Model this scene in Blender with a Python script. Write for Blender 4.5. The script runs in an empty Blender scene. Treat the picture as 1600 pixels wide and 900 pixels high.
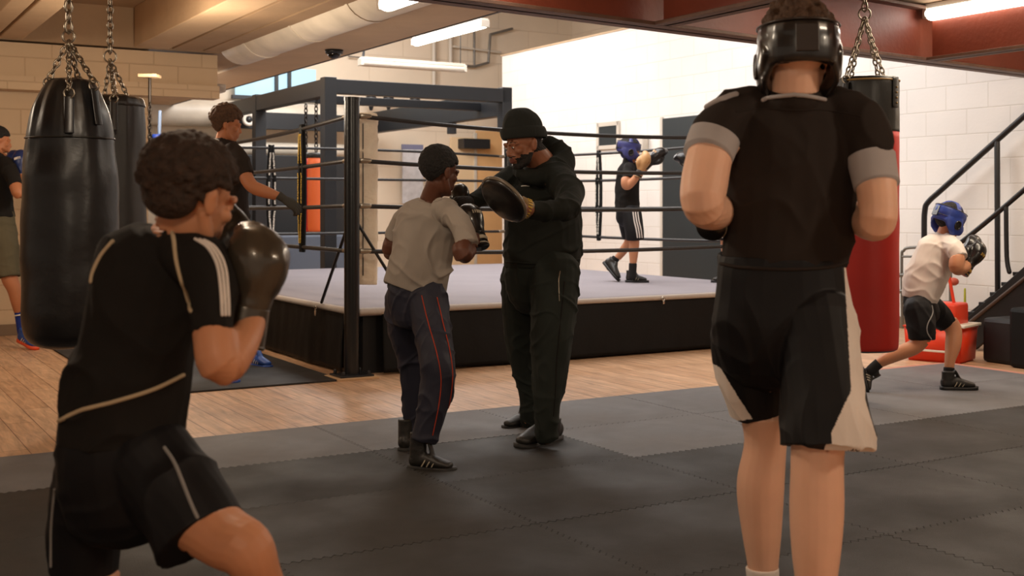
import bpy, bmesh, math, random
from mathutils import Vector, Matrix, noise
from mathutils.bvhtree import BVHTree
import numpy as np
random.seed(7)
V = Vector
PI = math.pi
SC = bpy.context.scene
COL = SC.collection
# ---------------------------------------------------------------- camera
F = 1850.0          # focal length in pixels of the 1600x900 frame
HZ = 323.0          # horizon row
CH = 1.15           # camera height
TH = math.radians(30.5)
U = V((math.cos(TH), math.sin(TH), 0)); W = V((-math.sin(TH), math.cos(TH), 0))
cam_d = bpy.data.cameras.new('camera'); cam = bpy.data.objects.new('camera', cam_d); COL.objects.link(cam)
cam.location = (0, 0, CH); cam.rotation_euler = (PI/2, 0, 0)
cam_d.sensor_width = 36; cam_d.lens = F/1600*36; cam_d.shift_y = -(450-HZ)/1600
cam_d.clip_start = .05; cam_d.clip_end = 100
cam_d.dof.use_dof = True; cam_d.dof.focus_distance = 5.7; cam_d.dof.aperture_fstop = 4.5
SC.camera = cam
# ---------------------------------------------------------------- world, lights, exposure
SC.view_settings.view_transform = 'Standard'; SC.view_settings.look = 'None'
SC.view_settings.gamma = 1; SC.view_settings.use_curve_mapping = False
SC.view_settings.exposure = 0.16
wd = bpy.data.worlds.new('world'); SC.world = wd; wd.use_nodes = True
bg = wd.node_tree.nodes['Background']; bg.inputs[0].default_value = (1.0, .80, .62, 1); bg.inputs[1].default_value = .35
def wp(q, t, z=0): return U*q + W*t + V((0, 0, z))
def area(name, loc, sx, sy, e, col, tgt=None, rz=0):
    l = bpy.data.lights.new(name, 'AREA'); l.shape = 'RECTANGLE'; l.size = sx; l.size_y = sy
    l.energy = e; l.color = col
    o = bpy.data.objects.new(name, l); COL.objects.link(o); o.location = loc
    if tgt is not None: o.rotation_euler = (V(tgt)-V(loc)).to_track_quat('-Z', 'Y').to_euler()
    else: o.rotation_euler = (0, 0, rz)
    return o
WARM = (1, .82, .62); NEU = (1, .975, .955)
def lamp(loc, e, col=WARM, r=.18):  # unseen point lamp added as fill for soffits, people and back wall
    l = bpy.data.lights.new('fill_lamp', 'POINT'); l.shadow_soft_size = r; l.energy = e; l.color = col
    o = bpy.data.objects.new('fill_lamp', l); COL.objects.link(o); o.location = loc; return o
area('hall_light', wp(6.3, 9.0, 4.2), 3.0, 4.0, 235, NEU, wp(8.3, 9.5, 0))
area('hall_light', wp(6.0, 13.5, 4.2), 3.0, 3.0, 215, NEU, wp(6.5, 14, 0))
area('mezzanine_light', wp(5.9, 4.4, 2.6), .3, 2.2, 45, WARM, None, TH)
lamp(wp(2.25, 8.6, 2.05), 60); lamp(wp(-.9, 7.6, 2.3), 70); lamp(wp(.9, 3.6, 2.3), 42); lamp(wp(8.0, 4.6, 2.35), 30)
lamp(wp(3.6, .2, 2.35), 70); lamp(wp(-.6, .0, 2.35), 60); lamp(wp(3.3, 14.5, 2.3), 30, NEU); lamp(wp(6.4, 15.4, 3.9), 85, NEU, .3)
# ---------------------------------------------------------------- pixels to points
def P(px, py, d): return V(((px-800)/F*d, d, CH+(HZ-py)/F*d))
def FP(px, py, z=0.0):
    d = (CH-z)*F/(py-HZ); return V(((px-800)/F*d, d, z))
def proj(p): return (800+F*p.x/p.y, HZ-F*(p.z-CH)/p.y)
# ---------------------------------------------------------------- materials
def lin(c):
    return tuple(((x/255)/12.92 if x/255 <= .04045 else ((x/255+.055)/1.055)**2.4) for x in c)
MC = {}
def mat(name, rgb, rough=.7, bump=0, bscale=60, metal=0, var=0, vscale=4, spec=.5, sss=0, stretch=(1, 1, 1), emit=None, coat=0, sheen=0, bdist=.02):
    if name in MC: return MC[name]
    m = bpy.data.materials.new(name); m.use_nodes = True; nt = m.node_tree; b = nt.nodes['Principled BSDF']
    c = lin(rgb)+(1,); b.inputs['Base Color'].default_value = c
    b.inputs['Roughness'].default_value = rough; b.inputs['Metallic'].default_value = metal
    b.inputs['Specular IOR Level'].default_value = spec
    if sss:
        b.inputs['Subsurface Weight'].default_value = sss; b.inputs['Subsurface Radius'].default_value = (.9, .35, .2)
        b.inputs['Subsurface Scale'].default_value = .01
    if coat: b.inputs['Coat Weight'].default_value = coat
    if sheen: b.inputs['Sheen Weight'].default_value = sheen
    if emit:
        b.inputs['Emission Color'].default_value = emit[0]+(1,); b.inputs['Emission Strength'].default_value = emit[1]
    tc = nt.nodes.new('ShaderNodeTexCoord'); mp = nt.nodes.new('ShaderNodeMapping')
    mp.inputs['Scale'].default_value = stretch; nt.links.new(tc.outputs['Object'], mp.inputs[0])
    if var:
        n = nt.nodes.new('ShaderNodeTexNoise'); n.inputs['Scale'].default_value = vscale; n.inputs['Detail'].default_value = 6
        nt.links.new(mp.outputs[0], n.inputs['Vector'])
        r = nt.nodes.new('ShaderNodeMapRange'); r.inputs[1].default_value = .3; r.inputs[2].default_value = .7
        r.inputs[3].default_value = 1-var; r.inputs[4].default_value = 1+var
        nt.links.new(n.outputs[0], r.inputs[0])
        mx = nt.nodes.new('ShaderNodeVectorMath'); mx.operation = 'SCALE'; mx.inputs[0].default_value = c[:3]
        nt.links.new(r.outputs[0], mx.inputs['Scale']); nt.links.new(mx.outputs[0], b.inputs['Base Color'])
    if bump:
        n = nt.nodes.new('ShaderNodeTexNoise'); n.inputs['Scale'].default_value = bscale; n.inputs['Detail'].default_value = 5
        nt.links.new(mp.outputs[0], n.inputs['Vector'])
        bp = nt.nodes.new('ShaderNodeBump'); bp.inputs['Strength'].default_value = bump; bp.inputs['Distance'].default_value = bdist
        nt.links.new(n.outputs[0], bp.inputs['Height']); nt.links.new(bp.outputs[0], b.inputs['Normal'])
    MC[name] = m; return m
def blocks(name, rgb, mortar, bw=.45, bh=.225, ms=.008, bstr=.5, var=.05, rough=.75):
    m = bpy.data.materials.new(name); m.use_nodes = True; nt = m.node_tree; b = nt.nodes['Principled BSDF']
    b.inputs['Roughness'].default_value = rough
    uv = nt.nodes.new('ShaderNodeUVMap'); br = nt.nodes.new('ShaderNodeTexBrick')
    nt.links.new(uv.outputs[0], br.inputs['Vector'])
    br.inputs['Scale'].default_value = 1; br.inputs['Brick Width'].default_value = bw; br.inputs['Row Height'].default_value = bh
    br.inputs['Mortar Size'].default_value = ms; br.inputs['Mortar Smooth'].default_value = .6
    a = lin(rgb); br.inputs['Color1'].default_value = a+(1,); br.inputs['Color2'].default_value = tuple(x*(1-var) for x in a)+(1,)
    br.inputs['Mortar'].default_value = lin(mortar)+(1,)
    n = nt.nodes.new('ShaderNodeTexNoise'); n.inputs['Scale'].default_value = 1.3; n.inputs['Detail'].default_value = 8
    nt.links.new(uv.outputs[0], n.inputs['Vector'])
    r = nt.nodes.new('ShaderNodeMapRange'); r.inputs[1].default_value = .3; r.inputs[2].default_value = .7; r.inputs[3].default_value = .93; r.inputs[4].default_value = 1.03
    nt.links.new(n.outputs[0], r.inputs[0])
    mx = nt.nodes.new('ShaderNodeVectorMath'); mx.operation = 'SCALE'
    nt.links.new(br.outputs['Color'], mx.inputs[0]); nt.links.new(r.outputs[0], mx.inputs['Scale']); nt.links.new(mx.outputs[0], b.inputs['Base Color'])
    n2 = nt.nodes.new('ShaderNodeTexNoise'); n2.inputs['Scale'].default_value = 40; nt.links.new(uv.outputs[0], n2.inputs['Vector'])
    ma = nt.nodes.new('ShaderNodeMath'); ma.operation = 'MULTIPLY_ADD'; ma.inputs[1].default_value = -1.0
    nt.links.new(br.outputs['Fac'], ma.inputs[0])
    m3 = nt.nodes.new('ShaderNodeMath'); m3.operation = 'MULTIPLY'; m3.inputs[1].default_value = .25; nt.links.new(n2.outputs[0], m3.inputs[0]); nt.links.new(m3.outputs[0], ma.inputs[2])
    bp = nt.nodes.new('ShaderNodeBump'); bp.inputs['Strength'].default_value = bstr; bp.inputs['Distance'].default_value = .008
    nt.links.new(ma.outputs[0], bp.inputs['Height']); nt.links.new(bp.outputs[0], b.inputs['Normal'])
    return m
# ---------------------------------------------------------------- objects
ROOT = {}
def tag(o, label=None, cat=None, group=None, kind=None):
    if label: o['label'] = label
    if cat: o['category'] = cat
    if group: o['group'] = group
    if kind: o['kind'] = kind
    return o
def thing(name, label, cat, loc, group=None):
    o = bpy.data.objects.new(name, None); COL.objects.link(o); o.location = loc; o.empty_display_size = .1
    tag(o, label, cat, group); ROOT[o] = V(loc); return o
def mk(name, src, m, parent=None, smooth=True, flatang=None):
    if isinstance(src, bmesh.types.BMesh):
        me = bpy.data.meshes.new(name); src.to_mesh(me); src.free()
    else: me = src; me.name = name
    o = bpy.data.objects.new(name, me); COL.objects.link(o)
    n = len(me.vertices); co = np.empty(n*3, 'f'); me.vertices.foreach_get('co', co); co = co.reshape(-1, 3)
    if parent is None:
        mn = co.min(0); mx = co.max(0); r = V(((mn[0]+mx[0])/2, (mn[1]+mx[1])/2, mn[2])); o.location = r
    else: r = ROOT[parent]; o.parent = parent
    ROOT[o] = r; co -= np.array(r, 'f'); me.vertices.foreach_set('co', co.ravel())
    for x in (m if isinstance(m, (list, tuple)) else [m]): me.materials.append(x)
    if smooth: me.polygons.foreach_set('use_smooth', [True]*len(me.polygons))
    me.update()
    if flatang:
        try: me.set_sharp_from_angle(angle=math.radians(flatang))
        except Exception: pass
    return o
def box(bm, o, ax, ay, az, bev=0):
    """box from corner-centre o with half vectors"""
    vs = []
    for i in (-1, 1):
        for j in (-1, 1):
            for k in (-1, 1): vs.append(bm.verts.new(o+ax*i+ay*j+az*k))
    f = [(0, 1, 3, 2), (4, 6, 7, 5), (0, 4, 5, 1), (2, 3, 7, 6), (0, 2, 6, 4), (1, 5, 7, 3)]
    fs = [bm.faces.new([vs[a] for a in x]) for x in f]
    if ax.cross(ay).dot(az) < 0: bmesh.ops.reverse_faces(bm, faces=fs)
    if bev:
        es = list({e for q in fs for e in q.edges}); bmesh.ops.bevel(bm, geom=es, offset=bev, segments=2, affect='EDGES', profile=.5)
X_, Y_, Z_ = V((1, 0, 0)), V((0, 1, 0)), V((0, 0, 1))
def qbox(bm, q0, q1, t0, t1, z0, z1, bev=0):
    box(bm, wp((q0+q1)/2, (t0+t1)/2, (z0+z1)/2), U*((q1-q0)/2), W*((t1-t0)/2), Z_*((z1-z0)/2), bev)
def quv(name, corners, m, L, H, **kw):
    """wall slab with metric uv: corners a->b along, extruded up"""
    return None
def wall(name, a, b, z0, z1, m, thick=.12, holes=()):
    """vertical wall from ground point a to b; metric UVs"""
    bm = bmesh.new(); uvl = bm.loops.layers.uv.new('UVMap'); d = (b-a); L = d.length; d.normalize(); n = V((-d.y, d.x, 0))
    box(bm, (a+b)/2+Z_*((z0+z1)/2)+n*(thick/2), d*(L/2), n*(thick/2), Z_*((z1-z0)/2))
    for f in bm.faces:
        for l in f.loops:
            p = l.vert.co; l[uvl].uv = ((p-a).dot(d)+(p-a).dot(n), p.z)
    return tag(mk(name, bm, m, None, False), kind='structure')
def cr(p0, p1, p2, p3, t):
    return .5*((2*p1)+(-p0+p2)*t+(2*p0-5*p1+4*p2-p3)*t*t+(-p0+3*p1-3*p2+p3)*t*t*t)
def tube(bm, pts, rad, side=None, n=16, sub=5, cap0='r', cap1='r', closed=False, dep=None):
    """loft; rad items float or (rw, rd). side: direction rw is measured along; dep: direction rd is measured along"""
    pts = [V(p) for p in pts]; rad = [(r, r) if not isinstance(r, (tuple, list)) else r for r in rad]
    K = len(pts); C = []; R = []
    if K == 2 and not closed: sub = 1
    rng = K if closed else K-1
    for i in range(rng):
        if closed: a, b, c, d = [(i+j) % K for j in (-1, 0, 1, 2)]
        else: a, b, c, d = max(i-1, 0), i, i+1, min(i+2, K-1)
        for s in range(sub):
            t = s/sub
            C.append(cr(pts[a], pts[b], pts[c], pts[d], t))
            R.append(tuple(max(1e-4, cr(rad[a][j], rad[b][j], rad[c][j], rad[d][j], t)) for j in (0, 1)))
    if not closed: C.append(pts[-1]); R.append(rad[-1])
    N = len(C); rings = []; lastW = None
    def tang(i):
        if closed: return (C[(i+1) % N]-C[(i-1) % N]).normalized()
        return (C[min(i+1, N-1)]-C[max(i-1, 0)]).normalized()
    def frame(i):
        nonlocal lastW
        T = tang(i)
        if dep is not None:
            D = dep-T*dep.dot(T)
            if D.length > .25: D.normalize(); Wv = T.cross(D)
            else:
                Wv = (lastW-T*lastW.dot(T)).normalized() if lastW is not None else T.orthogonal().normalized(); D = Wv.cross(T)
        else:
            s = side if side is not None else (lastW if lastW is not None else T.orthogonal())
            Wv = s-T*s.dot(T)
            if Wv.length < 1e-3: Wv = T.orthogonal()
            Wv.normalize(); D = T.cross(Wv)
        if lastW is not None and Wv.dot(lastW) < 0 and side is None: Wv = -Wv; D = -D
        lastW = Wv; return T, Wv, D
    def ring(c, Wv, D, rw, rd):
        return [bm.verts.new(c+Wv*(rw*math.cos(2*PI*k/n))+D*(rd*math.sin(2*PI*k/n))) for k in range(n)]
    seq = []
    for i in range(N):
        T, Wv, D = frame(i)
        if not closed and i == 0 and cap0 == 'r':
            r = min(R[0])
            for k in (3, 2, 1):
                a = k*PI/8*1.0; seq.append((C[0]-T*(r*math.sin(a)), Wv, D, R[0][0]*math.cos(a), R[0][1]*math.cos(a)))
        seq.append((C[i], Wv, D, R[i][0], R[i][1]))
        if not closed and i == N-1 and cap1 == 'r':
            r = min(R[-1])
            for k in (1, 2, 3):
                a = k*PI/8; seq.append((C[-1]+T*(r*math.sin(a)), Wv, D, R[-1][0]*math.cos(a), R[-1][1]*math.cos(a)))
    for s in seq: rings.append(ring(*s))
    fs = []
    M = len(rings)
    for i in range(M if closed else M-1):
        a, b = rings[i], rings[(i+1) % M]
        for k in range(n): fs.append(bm.faces.new((a[k], a[(k+1) % n], b[(k+1) % n], b[k])))
    if not closed:
        fs.append(bm.faces.new(rings[0][::-1])); fs.append(bm.faces.new(rings[-1]))
    # orient outward
    c0 = seq[M//2][0]; f0 = fs[(M//2)*n if (M//2)*n < len(fs) else 0]
    f0.normal_update()
    if f0.normal.dot(f0.calc_center_median()-c0) < 0: bmesh.ops.reverse_faces(bm, faces=fs)
SPH = {}
def ell(bm, c, r, mtx=None, seg=16):
    st = max(6, seg*2//3)
    if (seg, st) not in SPH:
        vs = [V((0, 0, -1))]
        for i in range(1, st):
            a = -PI/2+PI*i/st; vs += [V((math.cos(a)*math.cos(2*PI*k/seg), math.cos(a)*math.sin(2*PI*k/seg), math.sin(a))) for k in range(seg)]
        vs.append(V((0, 0, 1))); fs = [(0, 1+(k+1) % seg, 1+k) for k in range(seg)]
        for i in range(st-2):
            o = 1+i*seg; fs += [(o+k, o+(k+1) % seg, o+seg+(k+1) % seg, o+seg+k) for k in range(seg)]
        o = 1+(st-2)*seg; fs += [(o+k, o+(k+1) % seg, len(vs)-1) for k in range(seg)]; SPH[(seg, st)] = (vs, fs)
    vs, fs = SPH[(seg, st)]; c = V(c); m = (mtx.to_3x3() if mtx is not None else Matrix.Identity(3)) @ Matrix.Diagonal(V(tuple(r)))
    nv = [bm.verts.new(c+m @ v) for v in vs]
    for f in fs: bm.faces.new([nv[i] for i in f])
def torus(bm, c, R, r, M3, n=14, k=6, sy=1):
    tube(bm, [V(c)+M3@V((R*math.cos(a)*1, R*math.sin(a)*sy, 0)) for a in [2*PI*i/n for i in range(n)]], [r]*n, n=k, sub=1, closed=True)
TS = bpy.data.scenes.new('workbench')      # empty scratch scene for evaluating modifiers, removed at the end
def remesh(bm, vox, sm=3, fac=.5):
    me = bpy.data.meshes.new('tmp'); bm.to_mesh(me); bm.free()
    o = bpy.data.objects.new('tmp', me); TS.collection.objects.link(o)
    md = o.modifiers.new('r', 'REMESH'); md.mode = 'VOXEL'; md.voxel_size = vox
    if sm: s = o.modifiers.new('s', 'SMOOTH'); s.factor = fac; s.iterations = sm
    TS.view_layers[0].update(); dg = TS.view_layers[0].depsgraph
    out = bpy.data.meshes.new_from_object(o.evaluated_get(dg))
    bpy.data.objects.remove(o); bpy.data.meshes.remove(me); out.materials.clear(); return out
def displace(me, fn):
    n = len(me.vertices); co = np.empty(n*3, 'f'); me.vertices.foreach_get('co', co); co = co.reshape(-1, 3)
    no = np.empty(n*3, 'f'); me.vertex_normals.foreach_get('vector', no); no = no.reshape(-1, 3)
    d = np.array([fn(V(c), V(nn)) for c, nn in zip(co, no)], 'f'); co += no*d[:, None]
    me.vertices.foreach_set('co', co.ravel()); me.update()
def folds(amp, sx, sy, sz, seed=0, rot=0.0, sharp=1):
    off = V((seed*3.7, seed*1.3, seed*2.1)); c, s = math.cos(rot), math.sin(rot)
    def fn(p, n):
        x = p.x*c+p.z*s; z = -p.x*s+p.z*c
        w = noise.noise(V((x*4, p.y*4, z*4))+off)*.9
        a = max(0, 1-abs(noise.noise(V((x*sx+w, p.y*sy, z*sz*.55-w))+off))*3.4)
        b = max(0, 1-abs(noise.noise(V((z*sz*1.5, x*sx*.8+w, p.y*sy))-off))*4)
        m = .5+.9*noise.noise(V((x*3, p.y*3, z*3))-off)
        return amp*(1.25*a*a*max(.15, m)+.7*b*b*max(.1, 1-m)-.3)
    return fn
def px_tubes(bm, chains, n=18, mapf=None):
    """chains of (px,py,d,r[,rd]) ; trailing 'f'/'r' strings set caps"""
    for chn in chains:
        caps = ['r', 'r']
        items = list(chn)
        if isinstance(items[0], str): caps[0] = items.pop(0)
        if isinstance(items[-1], str): caps[1] = items.pop()
        pts = []; rad = []
        for it in items:
            if mapf: it = mapf(it)
            px, py, d, r = it[:4]; rd = it[4] if len(it) > 4 else r
            pts.append(P(px, py, d)); rad.append((r*d/F, rd*d/F))
        tube(bm, pts, rad, dep=V((0, 1, 0)), n=n, cap0=caps[0], cap1=caps[1])
def basis(f, u):
    f = V(f).normalized(); u = V(u); x = f.cross(u).normalized(); u = x.cross(f); return Matrix((x, f, u)).transposed()   # cols x right, y fwd, z up
def snapline(objs, pxpts, r, sub=6, lift=.0, mapf=None):
    """curve of px points dropped from the camera side on a surface; returns bmesh tube"""
    dense = []
    K = len(pxpts)
    for i in range(K-1):
        a, b, c, d = [V(pxpts[j]) for j in (max(i-1, 0), i, i+1, min(i+2, K-1))]
        for s in range(sub): dense.append(cr(a, b, c, d, s/sub))
    dense.append(V(pxpts[-1])); pts = []
    trees = []
    for o in objs:
        me = o.data; rt = ROOT[o]; trees.append((BVHTree.FromPolygons([v.co for v in me.vertices], [p.vertices[:] for p in me.polygons]), rt))
    C0 = V((0, 0, CH))
    for q in dense:
        dr = (P(q[0], q[1], 1)-C0).normalized(); best = None
        for t, rt in trees:
            h = t.ray_cast(C0-rt, dr)
            if h[0] is not None and (best is None or h[3] < best[1]): best = (h[0]+rt+h[1]*lift, h[3])
        if best: pts.append(best[0])
    bm = bmesh.new()
    if len(pts) > 1: tube(bm, pts, [r]*len(pts), n=8, sub=1)
    return bm
def inpoly(x, y, poly):
    c = False; j = len(poly)-1
    for i in range(len(poly)):
        xi, yi = poly[i]; xj, yj = poly[j]
        if (yi > y) != (yj > y) and x < (xj-xi)*(y-yi)/(yj-yi)+xi: c = not c
        j = i
    return c
def fit_body(par):
    """tuck the skin under every garment that covers it"""
    body = [c for c in par.children if c.name.startswith('body')][0]; me = body.data
    gs = []
    for c in par.children:
        if c.type == 'MESH' and not c.name.startswith(('body', 'hair', 'eye', 'headguard')):
            gs.append(BVHTree.FromPolygons([v.co for v in c.data.vertices], [p.vertices[:] for p in c.data.polygons]))
    bt = BVHTree.FromPolygons([v.co for v in me.vertices], [p.vertices[:] for p in me.polygons])
    new = []
    for v, nn in zip(me.vertices, me.vertex_normals):
        n = nn.vector; co = v.co; best = None
        for g in gs:
            h = g.ray_cast(co+n*.004, -n, .055)
            if h[0] is not None and h[1].dot(n) > .45 and (best is None or h[3] > best[1]): best = (h[0], h[3])
        if best:
            e = bt.ray_cast(co-n*.002, -n, .3)
            if e[0] is None or best[1] < e[3]: co = best[0]-n*.006
        new.append(co.copy())
    for v, c in zip(me.vertices, new): v.co = c
    me.update()
def paint(o, idx, test):
    """give the faces of a garment panel their own material; test(world centre, normal)"""
    r = ROOT[o]
    for p in o.data.polygons:
        if test(p.center+r, p.normal): p.material_index = idx
# ================================================================ materials
M_floor = None
def wood_mat():
    m = bpy.data.materials.new('wood_laminate'); m.use_nodes = True; nt = m.node_tree; b = nt.nodes['Principled BSDF']
    uv = nt.nodes.new('ShaderNodeUVMap'); br = nt.nodes.new('ShaderNodeTexBrick'); nt.links.new(uv.outputs[0], br.inputs['Vector'])
    br.inputs['Scale'].default_value = 1; br.inputs['Brick Width'].default_value = 1.2; br.inputs['Row Height'].default_value = .145
    br.inputs['Mortar Size'].default_value = .0025; br.inputs['Bias'].default_value = 0; br.offset = .37
    br.inputs['Color1'].default_value = lin((212, 172, 136))+(1,); br.inputs['Color2'].default_value = lin((198, 156, 120))+(1,)
    br.inputs['Mortar'].default_value = lin((130, 92, 66))+(1,)
    mp = nt.nodes.new('ShaderNodeMapping'); mp.inputs['Scale'].default_value = (1.6, 14, 1); nt.links.new(uv.outputs[0], mp.inputs[0])
    n = nt.nodes.new('ShaderNodeTexNoise'); n.inputs['Scale'].default_value = 2.2; n.inputs['Detail'].default_value = 9; n.inputs['Distortion'].default_value = .9
    nt.links.new(mp.outputs[0], n.inputs['Vector'])
    r = nt.nodes.new('ShaderNodeMapRange'); r.inputs[1].default_value = .3; r.inputs[2].default_value = .72; r.inputs[3].default_value = .66; r.inputs[4].default_value = 1.14
    nt.links.new(n.outputs[0], r.inputs[0]); mx = nt.nodes.new('ShaderNodeVectorMath'); mx.operation = 'SCALE'
    nt.links.new(br.outputs['Color'], mx.inputs[0]); nt.links.new(r.outputs[0], mx.inputs['Scale'])
    nt.links.new(mx.outputs[0], b.inputs['Base Color']); b.inputs['Roughness'].default_value = .42
    n3 = nt.nodes.new('ShaderNodeTexNoise'); n3.inputs['Scale'].default_value = 5; nt.links.new(uv.outputs[0], n3.inputs['Vector'])
    r3 = nt.nodes.new('ShaderNodeMapRange'); r3.inputs[3].default_value = .3; r3.inputs[4].default_value = .6; nt.links.new(n3.outputs[0], r3.inputs[0]); nt.links.new(r3.outputs[0], b.inputs['Roughness'])
    bp = nt.nodes.new('ShaderNodeBump'); bp.inputs['Strength'].default_value = .15; bp.inputs['Distance'].default_value = .004
    nt.links.new(n.outputs[0], bp.inputs['Height']); nt.links.new(bp.outputs[0], b.inputs['Normal']); return m
def rubber(name, rgb):
    m = mat(name, rgb, .72, .5, 260, var=.22, vscale=2.2, bdist=.004)
    nt = m.node_tree; b = nt.nodes['Principled BSDF']
    tc = nt.nodes.new('ShaderNodeTexCoord'); n = nt.nodes.new('ShaderNodeTexNoise'); n.inputs['Scale'].default_value = 420
    nt.links.new(tc.outputs['Object'], n.inputs[0]); r = nt.nodes.new('ShaderNodeMapRange'); r.inputs[1].default_value = .62; r.inputs[2].default_value = .75; r.inputs[3].default_value = 0; r.inputs[4].default_value = .10
    nt.links.new(n.outputs[0], r.inputs[0]); mx = nt.nodes.new('ShaderNodeMix'); mx.data_type = 'RGBA'
    src = b.inputs['Base Color'].links[0].from_socket
    nt.links.new(src, mx.inputs[6]); mx.inputs[7].default_value = (.35, .33, .30, 1); nt.links.new(r.outputs[0], mx.inputs[0]); nt.links.new(mx.outputs[2], b.inputs['Base Color'])
    n2 = nt.nodes.new('ShaderNodeTexNoise'); n2.inputs['Scale'].default_value = 1.7; n2.inputs['Detail'].default_value = 7
    nt.links.new(tc.outputs['Object'], n2.inputs[0]); r2 = nt.nodes.new('ShaderNodeMapRange'); r2.inputs[1].default_value = .3; r2.inputs[2].default_value = .7; r2.inputs[3].default_value = .5; r2.inputs[4].default_value = .82
    nt.links.new(n2.outputs[0], r2.inputs[0]); nt.links.new(r2.outputs[0], b.inputs['Roughness']); return m
rub = [rubber('rubber_dark', (37, 33, 30)), rubber('rubber_brown', (39, 34, 30)), rubber('rubber_black', (34, 31, 28))]
rub_sheen = rubber('rubber_sheen_grey', (104, 102, 103))  # sheen of the ring lights put into a lighter grey base colour
m_wall_r = blocks('painted_block_white', (234, 229, 223), (222, 216, 208), ms=.007, var=.02, bstr=.35)
m_wall_l = blocks('painted_block_cream', (205, 178, 145), (190, 163, 131), ms=.008, var=.03)
m_wall_b = blocks('painted_block_beige', (226, 210, 188), (206, 188, 165), bw=1.2, bh=.6, ms=.006, var=.03)
m_cream = mat('cream_paint', (186, 158, 126), .7, .15, 20, var=.07, vscale=3)
m_plank = mat('soffit_board', (158, 130, 100), .75, .2, 14, var=.12, vscale=2)
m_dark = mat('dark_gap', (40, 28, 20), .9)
m_red = mat('red_oxide_steel', (128, 58, 36), .5, .12, 30, var=.15, vscale=2.5)
m_flange = mat('rust_flange', (104, 74, 58), .6, .25, 30, var=.2, vscale=6)
m_black = mat('black_steel', (22, 22, 24), .38, .04, 60)
m_blackg = mat('black_gloss_paint', (10, 10, 11), .28, .25, 55, bdist=.003)
m_rig = mat('charcoal_steel', (24, 26, 30), .45, .05, 40)
m_chain = mat('chain_steel', (150, 140, 125), .35, metal=1)
m_chaind = mat('dark_chain', (40, 34, 30), .45, metal=.7)
m_chrome = mat('chrome', (200, 195, 185), .25, metal=1)
m_vinyl = mat('black_vinyl_skirt', (7, 7, 8), .6, .15, 12, var=.1, spec=.25)
m_canvas = mat('grey_canvas', (140, 134, 140), .85, .12, 30, var=.06, vscale=2)
m_canvas_e = mat('canvas_edge', (178, 168, 160), .8, .3, 25)
m_rope = mat('black_rope_sleeve', (24, 22, 22), .42, .05, 50)
m_pad = mat('cream_pad_canvas', (226, 210, 188), .75, .7, 9, var=.08, vscale=5, bdist=.03)
m_white = mat('white_marking', (225, 218, 205), .6)
m_yellow = mat('yellow_marking', (214, 176, 70), .6)
m_tube = mat('lit_tube', (255, 250, 240), .5, emit=((1, .93, .82), 9))
m_lampbody = mat('lamp_body', (204, 195, 182), .5)
m_board = mat('black_panel', (15, 16, 19), .55, .05, 20)
m_green = mat('dark_green_door', (38, 44, 46), .5, .04, 20)
m_trim = mat('skirting_brown', (122, 100, 78), .6)
# ================================================================ room
fl = bmesh.new(); uvl = fl.loops.layers.uv.new('UVMap')
qbox(fl, -9, 12.5, -5, 19, -.2, 0)
for f in fl.faces:
    for l in f.loops: p = l.vert.co; l[uvl].uv = (p.dot(W), p.dot(U))
tag(mk('floor', fl, wood_mat(), None, False), kind='structure')
wall('wall_right', wp(8.9, 15.4), wp(8.9, -5), 0, 3.41, m_wall_r)
bm = bmesh.new(); qbox(bm, 8.885, 8.905, -5, 15.42, 3.41, 3.43, 0); tag(mk('trim_1', bm, m_cream, None, False), kind='structure')
wall('wall_left', wp(2.72, 11.4), wp(-9, 11.4), 0, 2.62, m_wall_l, -.15)
wall('wall_back', wp(12.5, 17.6), wp(-9, 17.6), 0, 4.7, m_wall_b, -.15)
wall('wall_outer', wp(11.6, 17.6), wp(11.6, -5), 0, 4.7, m_wall_b)
bm = bmesh.new(); qbox(bm, -9, 12.5, -5, 19, 4.7, 4.85); tag(mk('ceiling', bm, m_cream, None, False), kind='structure')
bm = bmesh.new(); qbox(bm, -9, 2.72, 11.375, 11.4, 0, .10, .004); tag(mk('baseboard_left', bm, m_trim, None, False), kind='structure')
bm = bmesh.new(); qbox(bm, 8.86, 8.885, -5, 15.4, 0, .11, .004); tag(mk('baseboard_right', bm, m_trim, None, False), kind='structure')
# lintel band over the opening beside the left wall
bm = bmesh.new(); uvl = bm.loops.layers.uv.new('UVMap')
qbox(bm, -9, 3.33, 11.15, 11.37, 2.18, 2.30); qbox(bm, -9, 3.33, 11.22, 11.37, 2.30, 2.60)
for f in bm.faces:
    for l in f.loops: p = l.vert.co; l[uvl].uv = (p.dot(U)+p.dot(W), p.z)
tag(mk('trim_2', bm, m_wall_l, None, False), kind='structure')
# mezzanine slabs (left part, front part)
bm = bmesh.new(); qbox(bm, -9, 3.62, -5, 11.22, 2.99, 3.15); qbox(bm, -9, 3.78, 11.22, 17.6, 2.62, 3.15)
tag(mk('mezzanine_ceiling_left', bm, m_plank, None, False), kind='structure')
def beamline(px, h):   # ground point under the main beam at pixel column
    # straight line between two measured stations
    A = V((-.344, 6.36, 0)); B = V((4.295, 9.93, 0)); d = (B-A)
    k = (px-800)/F; s = (k*A.y-A.x)/(d.x-k*d.y); return A+d*s
BA = beamline(520, 0); BB = beamline(1640, 0); bd = (BB-BA).normalized(); bn = V((-bd.y, bd.x, 0))
bm = bmesh.new()
p = [BA, BB, BB-W*14, BA-W*9]
lo = [bm.verts.new(q+Z_*2.68) for q in p]; hi = [bm.verts.new(q+Z_*2.8) for q in p]
bm.faces.new(lo); bm.faces.new(hi[::-1])
for i in range(4): bm.faces.new((lo[i], hi[i], hi[(i+1) % 4], lo[(i+1) % 4]))
bmesh.ops.recalc_face_normals(bm, faces=bm.faces)
tag(mk('mezzanine_ceiling_front', bm, m_plank, None, False), kind='structure')
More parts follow.
